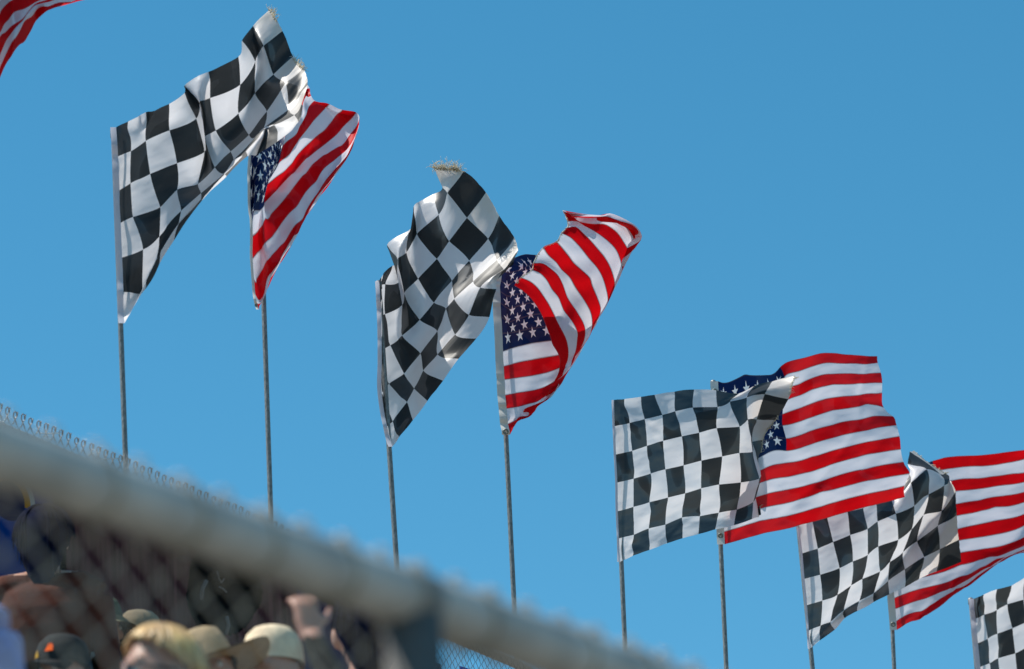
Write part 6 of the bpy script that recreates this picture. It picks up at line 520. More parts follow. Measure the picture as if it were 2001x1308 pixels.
def cloth_mesh(name, P, mat, parent, refine=3, fray=None, seed=0):
    Q = catmull(P, refine)
    Q = np.swapaxes(catmull(np.swapaxes(Q, 0, 1), refine), 0, 1)
    nv, nu, _ = Q.shape
    # fine flutter across the cloth, pinned at the hoist
    rng = np.random.RandomState(seed)
    du = np.gradient(Q, axis=1); dv = np.gradient(Q, axis=0)
    N = np.cross(du, dv); N /= np.linalg.norm(N, axis=2, keepdims=True) + 1e-9
    uu, vv = np.meshgrid(np.linspace(0, 1, nu), np.linspace(0, 1, nv))
    h = np.zeros((nv, nu))
    for _ in range(9):
        fx, fy = rng.uniform(2, 8), rng.uniform(-6, 6)
        h += rng.uniform(.3, 1) * np.sin(2 * np.pi * (fx * uu + fy * vv + .15 * np.sin(5 * vv + rng.uniform(0, 6))) + rng.uniform(0, 6)) / (1 + .25 * fx)
    # sharper creases that fan out from the hoist corners and cross the cloth on the slant
    cr = np.zeros((nv, nu))
    for _ in range(7):
        fx, fy = rng.uniform(.8, 3.2), rng.uniform(-3.5, 3.5)
        x_ = fx * uu + fy * vv + .22 * np.sin(4 * uu + rng.uniform(0, 6)) + .2 * np.sin(5 * vv + rng.uniform(0, 6)) + rng.uniform(0, 1)
        env = np.clip(np.sin(2 * np.pi * (rng.uniform(.6, 1.6) * uu + rng.uniform(-1.5, 1.5) * vv + rng.uniform(0, 1))), 0, 1)
        cr += env * np.exp(-(np.abs(((x_ % 1) - .5)) / .07) ** 1.5) * rng.uniform(-1, 1)
    for (cu, cv) in ((0, 0), (0, 1)):
        an = np.arctan2((vv - cv) * .914, (uu - cu) * 1.524 + 1e-6); rr_ = np.hypot((vv - cv) * .914, (uu - cu) * 1.524)
        cr += 1.5 * np.exp(-rr_ / .35) * np.sin(an * 9 + rng.uniform(0, 6)) * np.minimum(1, rr_ / .12)
    Q = Q + N * ((h * .0022 + cr * .0085) * np.minimum(1, uu * 6))[..., None]
    if fray is not None:                     # ragged, worn fly end
        w = np.interp(np.linspace(0, 1, nv), fray[0], fray[1])
        rag = np.cumsum(rng.normal(0, 1, nv)); rag = (rag - np.linspace(rag[0], rag[-1], nv)) * .25 + rng.normal(0, .5, nv)
        k_ = 5
        for j in range(nv):
            e = (w[j] + abs(rag[j]) * .0022)
            for i in range(nu - k_, nu):
                t = (i - (nu - k_) + 1) / k_
                dirn = Q[j, nu - k_ - 1] - Q[j, nu - 1]; L = np.linalg.norm(dirn) + 1e-9
                Q[j, i] = Q[j, i] + dirn / L * e * t
    me = bpy.data.meshes.new(name)
    o0 = np.array(parent.location)
    vs = (Q - o0).reshape(-1, 3)
    fs = [(j * nu + i, j * nu + i + 1, (j + 1) * nu + i + 1, (j + 1) * nu + i) for j in range(nv - 1) for i in range(nu - 1)]
    me.from_pydata(vs.tolist(), [], fs)
    uvl = me.uv_layers.new(name='UVMap')
    li = np.empty(len(me.loops), dtype=np.int32); me.loops.foreach_get('vertex_index', li)
    UV = np.c_[np.clip(uu.ravel(), 0, .9999), np.clip(vv.ravel(), 0, .9999)]
    uvl.data.foreach_set('uv', UV[li].ravel())
    me.materials.append(mat)
    me.polygons.foreach_set('use_smooth', [True] * len(me.polygons))
    me.update()
    o = bpy.data.objects.new(name, me)
    col.objects.link(o)
    o.parent = parent
    return Q


def band(name, pts, side, width, mat, parent, thick=.0012):
    """a strip of double cloth sewn along the hoist"""
    m_ = MB()
    side = side.normalized()
    w = FW * thick
    n_ = len(pts)
    for s_ in (1, -1):
        m_.grid([[p + side * (width * t) + w * s_ * (1 if 0 < t < 1 else .2) for t in (0, .3, .7, 1.0)] for p in pts])
    return m_.build(name, mat, parent)


def grommet(c, n, parent, rr=.011):
    m_ = MB()
    a = n.orthogonal().normalized(); b = n.cross(a)
    prof = []
    for i in range(16):
        an = 2 * math.pi * i / 16
        prof.append(c + (a * math.cos(an) + b * math.sin(an)) * rr)
    prof.append(prof[0])
    m_.tube(prof, .0042, 6, cap=False)
    m_.build('grommet', M['brass'], parent)


def threads(Q, spans, parent, seed, length=.05, count=60):
    """loose yarn ends where the fly edge has torn"""
    rng = random.Random(seed)
    nv, nu, _ = Q.shape
    for lo, hi in spans:
        m_ = MB()
        js = sorted({min(nv - 1, int(t * (nv - 1))) for t in np.linspace(lo, hi, 40)})
        edge = [Vector(Q[j, nu - 1]) - (Vector(Q[j, nu - 1]) - Vector(Q[j, nu - 3])).normalized() * .004 for j in js]
        m_.tube(edge, .0022, 5)
        for _ in range(int(count * (hi - lo) / sum(q[1] - q[0] for q in spans))):
            j = min(nv - 1, max(0, int(rng.uniform(lo, hi) * (nv - 1))))
            i = nu - 1
            p = Vector(Q[j, i]); t = (Vector(Q[j, i]) - Vector(Q[j, i - 3])).normalized()
            v_ = Vector((rng.gauss(0, 1), rng.gauss(0, 1), rng.gauss(0, 1))) * .5
            L = rng.uniform(.25, 1) * length
            pts = [p - t * .012]
            d_ = (t + v_ * .6).normalized()
            for s_ in range(6):
                pts.append(pts[-1] + d_ * L / 6)
                d_ = (d_ + Vector((rng.gauss(0, 1), rng.gauss(0, 1), rng.gauss(0, 1))) * .42).normalized()
            m_.tube(pts, [.0017, .0016, .0014, .0012, .0010, .0008, .0005], 4)
        m_.build('fringe', M['thread'], parent)


FLAG_INFO = {
 'chk1': ('checkered_flag', 'largest black and white checkered flag, blown steeply upward to a frayed cream point', 'checkered flags on the poles'),
 'chk3': ('checkered_flag', 'checkered flag blown up so its squares stand as diamonds, with a frayed tuft on top', 'checkered flags on the poles'),
 'chk5': ('checkered_flag', 'flattest checkered flag, spread almost square in front of a wide striped flag', 'checkered flags on the poles'),
 'chk7': ('checkered_flag', 'checkered flag with a curled top and creased lower edge, partly behind the wide striped flag', 'checkered flags on the poles'),
 'chk9': ('checkered_flag', 'checkered flag cut off by the lower right corner of the photo', 'checkered flags on the poles'),
 'us0': ('striped_flag', 'red and white striped flag whose lower edge alone shows in the top left corner', 'stars and stripes flags on the poles'),
 'us2': ('striped_flag', 'twisted stars and stripes flag glowing pink, behind the largest checkered flag', 'stars and stripes flags on the poles'),
 'us4': ('striped_flag', 'stars and stripes flag with its end folded back in bright curved stripes over the stars', 'stars and stripes flags on the poles'),
 'us6': ('striped_flag', 'wide stars and stripes flag spread out behind the flattest checkered flag', 'stars and stripes flags on the poles'),
 'us8': ('striped_flag', 'stars and stripes flag with rolled lower hem, running out of the picture on the right', 'stars and stripes flags on the poles'),
}
HEAD = {'us0': .034, 'us2': .012, 'us4': .040, 'us6': .042, 'us8': .042, 'chk1': .026, 'chk3': .020, 'chk5': .012, 'chk7': .012, 'chk9': .030}
FRAY = {'chk1': ([0, 1], [.0, .0]), 'chk3': ([0, 1], [0, 0]), 'chk5': ([0, .3, .5, 1], [.0, .01, .015, 0]), 'chk7': ([0, 1], [.0, .0]), 'us4': ([0, .4, .7, 1], [0, .0, .004, 0])}
side = (-RT - FW * .1).normalized()
for sd, k in enumerate(FLAG_INFO):
    nm, lab, grp = FLAG_INFO[k]
    P = lattice(k)
    root = empty(nm, tuple(P[0, 0]), lab, 'flag', grp)
    Q = cloth_mesh('cloth', P, M['checker'] if k.startswith('chk') else M['stars'], root, fray=FRAY.get(k), seed=sd + 3)
    hoist = [Vector(q) for q in Q[:, 0]]
    us = k.startswith('us')
    band('heading', hoist, side, HEAD[k], M['heading'] if us else M['sleeve'], root)
    if us:
        for j in (3, -4):
            grommet(hoist[j] + side * HEAD[k] * .5 - FW * .004, FW, root, rr=min(.011, HEAD[k] * .3))
    if k == 'chk1': threads(Q, [(0, .10), (.36, .52)], root, 5, .05, 130)
    if k == 'chk3': threads(Q, [(0, .15)], root, 6, .085, 170)
    if k == 'chk5': threads(Q, [(0, .14), (.3, .95)], root, 7, .04, 150)
    if k == 'chk7': threads(Q, [(0, .2)], root, 8, .035, 90)
    if k == 'us4': threads(Q, [(.3, .98)], root, 9, .016, 60)

# ------------------------------------------------------------------ back fence
def fence_dir(s):
    return (fence_xy(s + .05) - fence_xy(s - .05)).normalized()


def fence_pt(s, z, off):
    d = fence_dir(s)
    return fence_xy(s) + Vector((-d.y, d.x, 0)) * off + Vector((0, 0, z))


def arc_table(s0, s1, n=600):
    ss = np.linspace(s0, s1, n)
    P = [fence_xy(x) for x in ss]
    L = [0.0]
    for i in range(1, n): L.append(L[-1] + (P[i] - P[i - 1]).length)
    return ss, np.array(L)


def project(p):
    d = Vector(p) - CAM
    z = d.dot(FW)
    return 1000.5 + FPX * d.dot(RT) / z, 654.0 - FPX * d.dot(UP) / z


def s_at(px, drop=.4):
    """pole index where the fence, drop metres below its top, stands at this place across the photo"""
    lo, hi = -1.5, 8.0
    for _ in range(50):
        m_ = (lo + hi) / 2
        if project(fence_pt(m_, fence_top(m_) - drop, 0))[0] < px: lo = m_
        else: hi = m_
    return lo


S0, S1 = s_at(-140), 6.4
ss, LL = arc_table(S0, S1)
def s_of(l): return float(np.interp(l, LL, ss))

fence = empty('chain_link_fence', fence_pt(S0, TOPROW, 0), 'tall chain link fence with knuckled top edge, standing in focus below the flagpoles', 'fence')
OFF = -.045
m_ = MB()
m_.tube([fence_pt(s, fence_top(s) - .036, OFF + .028) for s in np.linspace(S0, S1, 60)], .021, 12)
m_.build('top_rail', M['rail'], fence)
PITCH, HALF = .0232, .0255
rngf = random.Random(3)
m_ = MB()
nw = int(LL[-1] / PITCH)
nseg = 72
for i in range(nw):
    pts = []
    s = s_of(i * PITCH); s2 = s_of(min((i + 1) * PITCH, LL[-1]))
    a = fence_pt(s, fence_top(s), OFF); b = fence_pt(s2, fence_top(s2), OFF)
    nrm = Vector((-fence_dir(s).y, fence_dir(s).x, 0))
    for j in range(nseg + 1):
        q = (a if j % 2 == i % 2 else b)
        w = .0022 if (j + i) % 2 else -.0022
        pts.append(Vector((q.x, q.y, q.z - j * HALF)) + nrm * w)
    m_.tube(pts, .0018, 4, cap=False)
# knuckles: the two wires of a pair are bent over each other
i = 0
while i < nw - 1:
    l = i * PITCH
    s = s_of(l); c = fence_pt(s, fence_top(s), OFF); d = fence_dir(s); nrm = Vector((-d.y, d.x, 0))
    jit = rngf.uniform(-.003, .003); hh = rngf.uniform(.9, 1.1)
    z = Vector((0, 0, 1))
    for sg in (-1, 1):
        pts = [c + d * (jit - sg * .011) - z * .014, c + d * (jit - sg * .003) + z * .006 - nrm * .002 * sg, c + d * (jit + sg * .007) + z * .024 * hh - nrm * .003 * sg,
               c + d * (jit + sg * .0105) + z * .036 * hh - nrm * .003, c + d * (jit + sg * .008) + z * .042 * hh - nrm * .008, c + d * (jit + sg * .003) + z * .038 * hh - nrm * .011,
               c + d * (jit + sg * .001) + z * .020 * hh - nrm * .010]
        m_.tube(pts, .0026, 6)
    i += 2
m_.build('wire_mesh', M['wire'], fence)
for px, dl in ((86, .0), (203, .0), (940, .0)):
    s = s_at(px, .05)
    c = fence_pt(s, fence_top(s) + .012, OFF - .03); d = fence_dir(s)
    m_ = MB()
    m_.tube([c + d * .03 + Vector((0, 0, .004)), c - d * .03 - Vector((0, 0, .012)), c - d * .10 - Vector((0, 0, .03))], [.0021, .0021, .0018], 5)
    m_.build('tie_wire', M['tie'], fence)
for s in (.5, 2.5, 4.5, 6.3):
    m_ = MB()
    f_ = fence_pt(s, TOPROW, OFF + .05); t_ = fence_pt(s, fence_top(s) - .04, OFF + .05)
    m_.tube([f_, f_.lerp(t_, .5), t_], .024, 10)
    m_.build('post', M['galv'], fence)

# ------------------------------------------------------------------ fabric hung on the back fence
def hanging(name, label, cat, s0, s1, top, bottom, off, mat, res=.014, amp=.010, hole=None, seed=1, parts=None):
    rng = np.random.RandomState(seed)
    n = max(8, int((s1 - s0) * 1.05 / res)); k = 60 if hole is None else 150
    ph = rng.uniform(0, 6.28, 12); fr = rng.uniform(5, 40, 12)
    P = []
    for j in range(k + 1):
        t = j / k
        row = []
        for i in range(n + 1):
            s = s0 + (s1 - s0) * i / n
            l = s * 1.05
            w = sum(math.sin(l * fr[q] + ph[q] + .8 * math.sin(2.2 * t + ph[q])) * 6 / fr[q] for q in range(12)) * amp * (.35 + .65 * t)
            z = fence_top(s) - top - (bottom - top) * t - .012 * math.sin(l * 7 + seed) * (1 - t)
            row.append(fence_pt(s, z, off + w))
        P.append(row)
    root = empty(name, P[-1][n // 2], label, cat)
    m_ = MB()
    if hole is None:
        m_.grid(P)
    else:
        pr = [[project(p) for p in row] for row in P]
        m_.grid(P, skip=lambda i, j: hole((pr[j][i][0] + pr[j + 1][i + 1][0]) / 2, (pr[j][i][1] + pr[j + 1][i + 1][1]) / 2))
    m_.build('fabric', mat, root)
    return root


def fabric_mat(name, c, thin=.25, streak=.5):
    m, nt, out = nodes_of(name)
    f1 = noise(nt, 26, 4, .65, stretch=(1, 1, .05))
    c1 = tuple(x * (1 - streak) for x in c); c2 = tuple(min(1, x * (1 + streak) + .01 * streak) for x in c)
    cc = ramp(nt, f1, (.30, c1), (.72, c2))
    df = nd(nt, 'ShaderNodeBsdfDiffuse'); tr = nd(nt, 'ShaderNodeBsdfTranslucent'); mx = nd(nt, 'ShaderNodeMixShader')
    nt.links.new(cc, df.inputs[0]); nt.links.new(cc, tr.inputs[0]); mx.inputs[0].default_value = thin
    nt.links.new(df.outputs[0], mx.inputs[1]); nt.links.new(tr.outputs[0], mx.inputs[2]); nt.links.new(mx.outputs[0], out.inputs[0])
    return m


M['maroon'] = fabric_mat('maroon_windscreen', (.085, .034, .036), .18, .55)
M['black'] = fabric_mat('black_tarp', (.006, .006, .006), .03, .3)
M['navy'] = fabric_mat('navy_tarp', (.006, .012, .085), .22, .3)
M['blue'] = fabric_mat('blue_banner', (.004, .055, .30), .35, .25)


def hole_in(x, y):
    dx, dy = x - 436, y - 1150
    a = math.atan2(dy, dx)
    rx, ry = 72, 96
    w = 1 + .06 * math.sin(3 * a + 1) + .04 * math.sin(7 * a)
    return (dx / rx) ** 2 * (1 if dx < 0 else .95) + (dy / ry) ** 2 < w


maroon = hanging('windscreen', 'dark maroon fabric windscreen with a big torn hole, hung on the back fence', 'windscreen', s_at(99), s_at(549), .075, 1.9, -.085, M['maroon'], res=.008, hole=hole_in, seed=3)
tarp = hanging('tarpaulin', 'black tarpaulin hanging behind the torn hole of the maroon windscreen', 'tarpaulin', s_at(-120), s_at(838, .5), .10, 2.0, -.058, M['black'], amp=.004, seed=5)
strap_m = pbr('grey_webbing', (.10, .10, .10), .8, 0, .3)
for pts in (((393, 1172), (396, 1150), (404, 1134)), ((441, 1240), (447, 1222), (443, 1205)), ((424, 1117), (428, 1131), (433, 1139), (438, 1131)), ((428, 1147), (437, 1152), (443, 1158))):
    m_ = MB()
    d_ = 17.9 if pts[0][0] < 420 else 17.95
    m_.tube([at(x, y, d_ - .35 + .0012 * (x - 400)) for x, y in pts], [.009 if len(pts) == 3 and pts[0][0] != 428 else .004] * len(pts), 6)
    m_.build('strap', strap_m, tarp)
hanging('tarpaulin', 'navy blue tarpaulin hung low on the back fence, right of the maroon windscreen', 'tarpaulin', s_at(552), s_at(842, .7), .245, 1.9, -.085, M['navy'], seed=7)
hanging('banner', 'bright blue banner on the back fence, right of the bare wire mesh gap', 'banner', s_at(907, .75), s_at(1330, .75), .16, 1.5, -.008, M['blue'], seed=9)


def banner_emblem_mat():
    m, nt, out = nodes_of('blue_gold_banner')
    tc = nd(nt, 'ShaderNodeTexCoord'); s = nd(nt, 'ShaderNodeSeparateXYZ'); nt.links.new(tc.outputs['Object'], s.inputs[0])
    x = math_n(nt, 'SUBTRACT', math_n(nt, 'ADD', math_n(nt, 'MULTIPLY', s.outputs[0], FD.x), math_n(nt, 'MULTIPLY', s.outputs[1], FD.y)), EMB[0])
    z = math_n(nt, 'SUBTRACT', s.outputs[2], EMB[1])
    r_ = math_n(nt, 'SQRT', math_n(nt, 'ADD', math_n(nt, 'MULTIPLY', x, x), math_n(nt, 'MULTIPLY', z, z)))
    inside = math_n(nt, 'LESS_THAN', r_, .150); gold = math_n(nt, 'LESS_THAN', r_, .120); core = math_n(nt, 'LESS_THAN', r_, .085)
    up_ = math_n(nt, 'GREATER_THAN', z, -.01)
    f1 = noise(nt, 26, 4, .65, stretch=(1, 1, .05))
    blue = ramp(nt, f1, (.3, (.003, .040, .22)), (.7, (.006, .065, .32)))
    c = mixc(nt, math_n(nt, 'MULTIPLY', inside, up_), blue, (.55, .55, .52))
    c = mixc(nt, math_n(nt, 'MULTIPLY', gold, up_), c, (.62, .26, .01))
    c = mixc(nt, core, c, (.004, .018, .075))
    df = nd(nt, 'ShaderNodeBsdfDiffuse'); tr = nd(nt, 'ShaderNodeBsdfTranslucent'); mx = nd(nt, 'ShaderNodeMixShader')
    nt.links.new(c, df.inputs[0]); nt.links.new(c, tr.inputs[0]); mx.inputs[0].default_value = .4
    nt.links.new(df.outputs[0], mx.inputs[1]); nt.links.new(tr.outputs[0], mx.inputs[2]); nt.links.new(mx.outputs[0], out.inputs[0])
    return m


sa, sb = s_at(-70), s_at(77)
smid = (sa + sb) / 2
# emblem centre in the banner's own axes (along the fence, up from its lower edge)
base_z = fence_top(smid) - 1.0
ec = fence_pt(s_at(-12), 0, 0)
EMB = ((ec - fence_pt(smid, 0, 0)).dot(FD), 0.0)
pz = [z for z in np.linspace(base_z, base_z + 1, 400) if project(fence_pt(s_at(-12), z, -.01))[1] < 990]
EMB = (EMB[0], pz[0] - base_z)
hanging('banner', 'blue banner with a gold and white curved stripe, under the rail at the left edge', 'banner', sa, sb, .10, 1.0, -.085, banner_emblem_mat(), seed=11)

# ------------------------------------------------------------------ near fence, far out of focus
RA, RB = at(-420, 737, 4.02), at(1900, 1560, 5.55)
ED = (RB - RA).normalized(); RL = (RB - RA).length
NF = Vector((ED.y, -ED.x, 0)).normalized()               # towards the camera
ZU = Vector((0, 0, 1))
near = empty('chain_link_fence', at(806, 1172, 4.82) - ZU * 1.4, 'blurred near chain link fence whose thick grey top rail slants across the lower left', 'fence')
m_ = MB(); m_.tube([RA.lerp(RB, i / 30) for i in range(31)], .0345, 24); m_.build('top_rail', M['rail'], near)
for px, py, d_ in ((806, 1173, 4.707), (-395, 746, 4.04), (1870, 1549, 5.52)):
    t_ = at(px, py, d_); b_ = Vector((t_.x, t_.y, min(tread(t_.x, t_.y), t_.z - 1.2)))
    b_.z = max(0.0, tread(t_.x, t_.y))
    m_ = MB(); m_.tube([b_, b_.lerp(t_, .5), t_ - ZU * .02], .0335, 16)
    post = m_.build('post', M['post'], near)
    m_ = MB(); m_.tube([t_ - ED * .020, t_ + ED * .020], .0362, 20); m_.build('rail_cap', M['collar'], near)
m_ = MB()
W2, H2 = .0335, .030
nw = int(RL / W2); cc0 = RA - NF * .0395 + ZU * .029
for i in range(nw):
    a = cc0 + ED * (i * W2); b = cc0 + ED * ((i + 1) * W2)
    pts = []
    for j in range(48):
        q = a if j % 2 == i % 2 else b
        pts.append(q - ZU * (j * H2) + NF * (.003 if (i + j) % 2 else -.003))
    m_.tube(pts, .0021, 5, cap=False)
    if i % 2 == 0:
        for sg in (-1, 1):
            m_.tube([a - ZU * .01 - ED * .01 * sg, a + ZU * .012 + ED * .004 * sg, a + ZU * .028 + ED * .009 * sg, a + ZU * .038 + ED * .006 * sg + NF * .006, a + ZU * .030 + NF * .012, a + ZU * .016 - ED * .003 * sg + NF * .01], .0027, 5)
m_.build('wire_mesh', M['wire_fore'], near)
for t in (.20, .262, .318, .381, .436, .497, .585, .64):
    c = RA.lerp(RB, t)
    a1 = ED.orthogonal().normalized(); b1 = ED.cross(a1)
    m_ = MB()
    m_.tube([c + ED * (.012 * math.sin(.5 * q)) + (a1 * math.cos(q * .42) + b1 * math.sin(q * .42)) * .0365 for q in range(16)], .0024, 6, cap=False)
    m_.build('tie_wire', M['wire_fore'], near)

# ------------------------------------------------------------------ spectators
def ellip(m_, c, r3, n=16, k=12, rot=None):
    b = len(m_.v)
    for i in range(k + 1):
        th = math.pi * i / k
        for j in range(n):
            ph = 2 * math.pi * j / n
            q = Vector((r3[0] * math.sin(th) * math.cos(ph), r3[1] * math.sin(th) * math.sin(ph), r3[2] * math.cos(th)))
            if rot: q = rot @ q
            m_.v.append(Vector(c) + q)
    for i in range(k):
        for j in range(n):
            m_.face(b + i * n + j, b + (i + 1) * n + j, b + (i + 1) * n + (j + 1) % n, b + i * n + (j + 1) % n)


def hand(m_, wrist, d, palm_n, curl=.35, s=1.0):
    """palm, four unequal bent fingers and a thumb leaving the side of the palm"""
    d = d.normalized(); side_ = d.cross(palm_n).normalized()
    pc = wrist + d * .045 * s
    for t in (-1.2, -.4, .4, 1.2):
        m_.tube([wrist + side_ * t * .012 * s, pc + side_ * t * .017 * s, wrist + d * .092 * s + side_ * t * .019 * s], [.017 * s, .0165 * s, .012 * s], 8)
    for t, L in ((-1.5, .068), (-.5, .080), (.5, .074), (1.5, .058)):
        p = wrist + d * .088 * s + side_ * t * .0195 * s
        dd = d.copy(); pts = [p]
        for q in range(3):
            dd = (dd + palm_n * curl).normalized()
            pts.append(pts[-1] + dd * L * s / 3)
        m_.tube(pts, [.0092 * s, .0088 * s, .008 * s, .0065 * s], 8)
    p = wrist + d * .03 * s - side_ * .026 * s
    m_.tube([p, p + (d * .5 - side_ * .75 + palm_n * .25) * .035 * s, p + (d * .9 - side_ * .85 + palm_n * .5) * .058 * s], [.0135 * s, .0115 * s, .008 * s], 8)


def body_mesh(raised=False):
    """one continuous standing figure 1.75 m tall facing +Y; materials: 0 skin, 1 shirt, 2 trousers, 3 shoes"""
    m_ = MB()
    V = Vector
    ellip(m_, V((0, .012, 1.635)), (.076, .095, .118))             # skull
    ellip(m_, V((0, .040, 1.570)), (.058, .068, .070))             # jaw
    ellip(m_, V((0, .085, 1.535)), (.024, .022, .020))             # chin
    m_.tube([V((0, .098, 1.655)), V((0, .118, 1.618)), V((0, .112, 1.604))], [.010, .016, .013], 8)   # nose
    ellip(m_, V((0, .092, 1.572)), (.026, .014, .010))             # mouth
    ellip(m_, V((0, .088, 1.672)), (.052, .018, .012))             # brow
    for sx in (-1, 1):
        ellip(m_, V((sx * .080, .004, 1.622)), (.012, .020, .033))   # ears
        m_.tube([V((sx * .05, .0, 1.46)), V((sx * .13, -.005, 1.445)), V((sx * .185, -.005, 1.405))], [.055, .062, .066], 12)
    m_.tube([V((0, .0, 1.42)), V((0, .008, 1.50)), V((0, .014, 1.57))], [.072, .058, .056], 14)
    ring = []
    for z, rx, ry in ((.80, .10, .09), (.84, .155, .112), (.90, .166, .120), (.97, .162, .118), (1.07, .150, .110), (1.18, .155, .114), (1.28, .170, .120), (1.36, .176, .112), (1.42, .155, .095), (1.455, .10, .07), (1.46, .02, .02)):
        ring.append([V((rx * math.copysign(abs(math.cos(a_)) ** .8, math.cos(a_)), ry * math.copysign(abs(math.sin(a_)) ** .8, math.sin(a_)), z)) for a_ in np.linspace(0, 2 * math.pi, 33)])
    ring.insert(0, [V((0, 0, .79))] * 33)
    m_.grid([q_[::-1] for q_ in ring])
    for sx in (-1, 1):
        m_.tube([V((sx * .085, 0, .90)), V((sx * .095, .01, .70)), V((sx * .10, .015, .50)), V((sx * .10, -.01, .30)), V((sx * .10, -.005, .09))], [.088, .080, .058, .056, .042], 12)
        m_.tube([V((sx * .10, -.05, .045)), V((sx * .103, .05, .045)), V((sx * .108, .16, .035))], [.040, .045, .034], 10)
        if raised and sx == 1:
            sh, el, wr = V((.185, 0, 1.40)), V((.25, .06, 1.67)), V((.14, .10, 1.93))
            m_.tube([sh, sh.lerp(el, .5), el], [.060, .052, .044], 10)
            m_.tube([el, el.lerp(wr, .35), wr], [.044, .042, .029], 10)
            hand(m_, wr, (V((-.10, .03, .9)) if False else (wr - el).normalized() * .55 + V((0, 0, .8))), V((-.5, .8, 0)).normalized(), .85)
        else:
            sh, el, wr = V((sx * .185, 0, 1.40)), V((sx * .235, -.02, 1.12)), V((sx * .235, .06, .88))
            m_.tube([sh, sh.lerp(el, .5), el], [.060, .050, .043], 10)
            m_.tube([el, el.lerp(wr, .35), wr], [.043, .040, .028], 10)
            hand(m_, wr, wr - el, V((-sx, 0, 0)), .25)
    me0 = bpy.data.meshes.new('tmp_body'); me0.from_pydata([tuple(v) for v in m_.v], [], m_.f); me0.update()
    ob = bpy.data.objects.new('tmp_body', me0); col.objects.link(ob)
    md = ob.modifiers.new('r', 'REMESH'); md.mode = 'VOXEL'; md.voxel_size = .0075
    sm = ob.modifiers.new('s', 'SMOOTH'); sm.factor = .5; sm.iterations = 6
    dg = bpy.context.evaluated_depsgraph_get()
    me = bpy.data.meshes.new_from_object(ob.evaluated_get(dg))
    bpy.data.objects.remove(ob); bpy.data.meshes.remove(me0)
    me.materials.clear()
    co = np.empty(len(me.vertices) * 3); me.vertices.foreach_get('co', co); co = co.reshape(-1, 3)
    mi = np.zeros(len(me.polygons), dtype=np.int32)
    for p in me.polygons:
        c = co[list(p.vertices)].mean(0)
        x, y, z = abs(c[0]), c[1], c[2]
        if z < .085: k = 3
        elif z < .97 and not (x > .19): k = 2
        elif z < 1.492 and not (x > .19 and z < 1.02): k = 1
        elif raised and c[0] > .10 and z < 1.92 and (c[0] > .075): k = 1
        else: k = 0
        if x > .10 and z > 1.44 and z < 1.5 and not raised: k = 1
        mi[p.index] = k
    me.polygons.foreach_set('material_index', mi)
    me.polygons.foreach_set('use_smooth', [True] * len(me.polygons))
    return me


def skin_mat(c):
    m, nt, out = nodes_of('skin')
    b = nd(nt, 'ShaderNodeBsdfPrincipled')
    nf = noise(nt, 25, 4, .6)
    nt.links.new(ramp(nt, nf, (.3, tuple(x * .88 for x in c)), (.7, tuple(x * 1.08 for x in c))), b.inputs['Base Color'])
    b.inputs['Roughness'].default_value = .5
    b.inputs['Subsurface Weight'].default_value = .25
    b.inputs['Subsurface Radius'].default_value = (.9, .3, .15); b.inputs['Subsurface Scale'].default_value = .02
    nt.links.new(b.outputs[0], out.inputs[0])
    return m


SKIN = skin_mat((.50, .27, .19)); SKIN2 = skin_mat((.40, .20, .13))
def cl(name, c, var=.2): return pbr(name, c, .85, 0, var, scale=14, bump=.35, bscale=30, spec=.2)
TROU = cl('denim', (.05, .07, .12)); SHOE = cl('shoe_leather', (.04, .035, .03))
BODY = body_mesh(); BODY_UP = body_mesh(True)


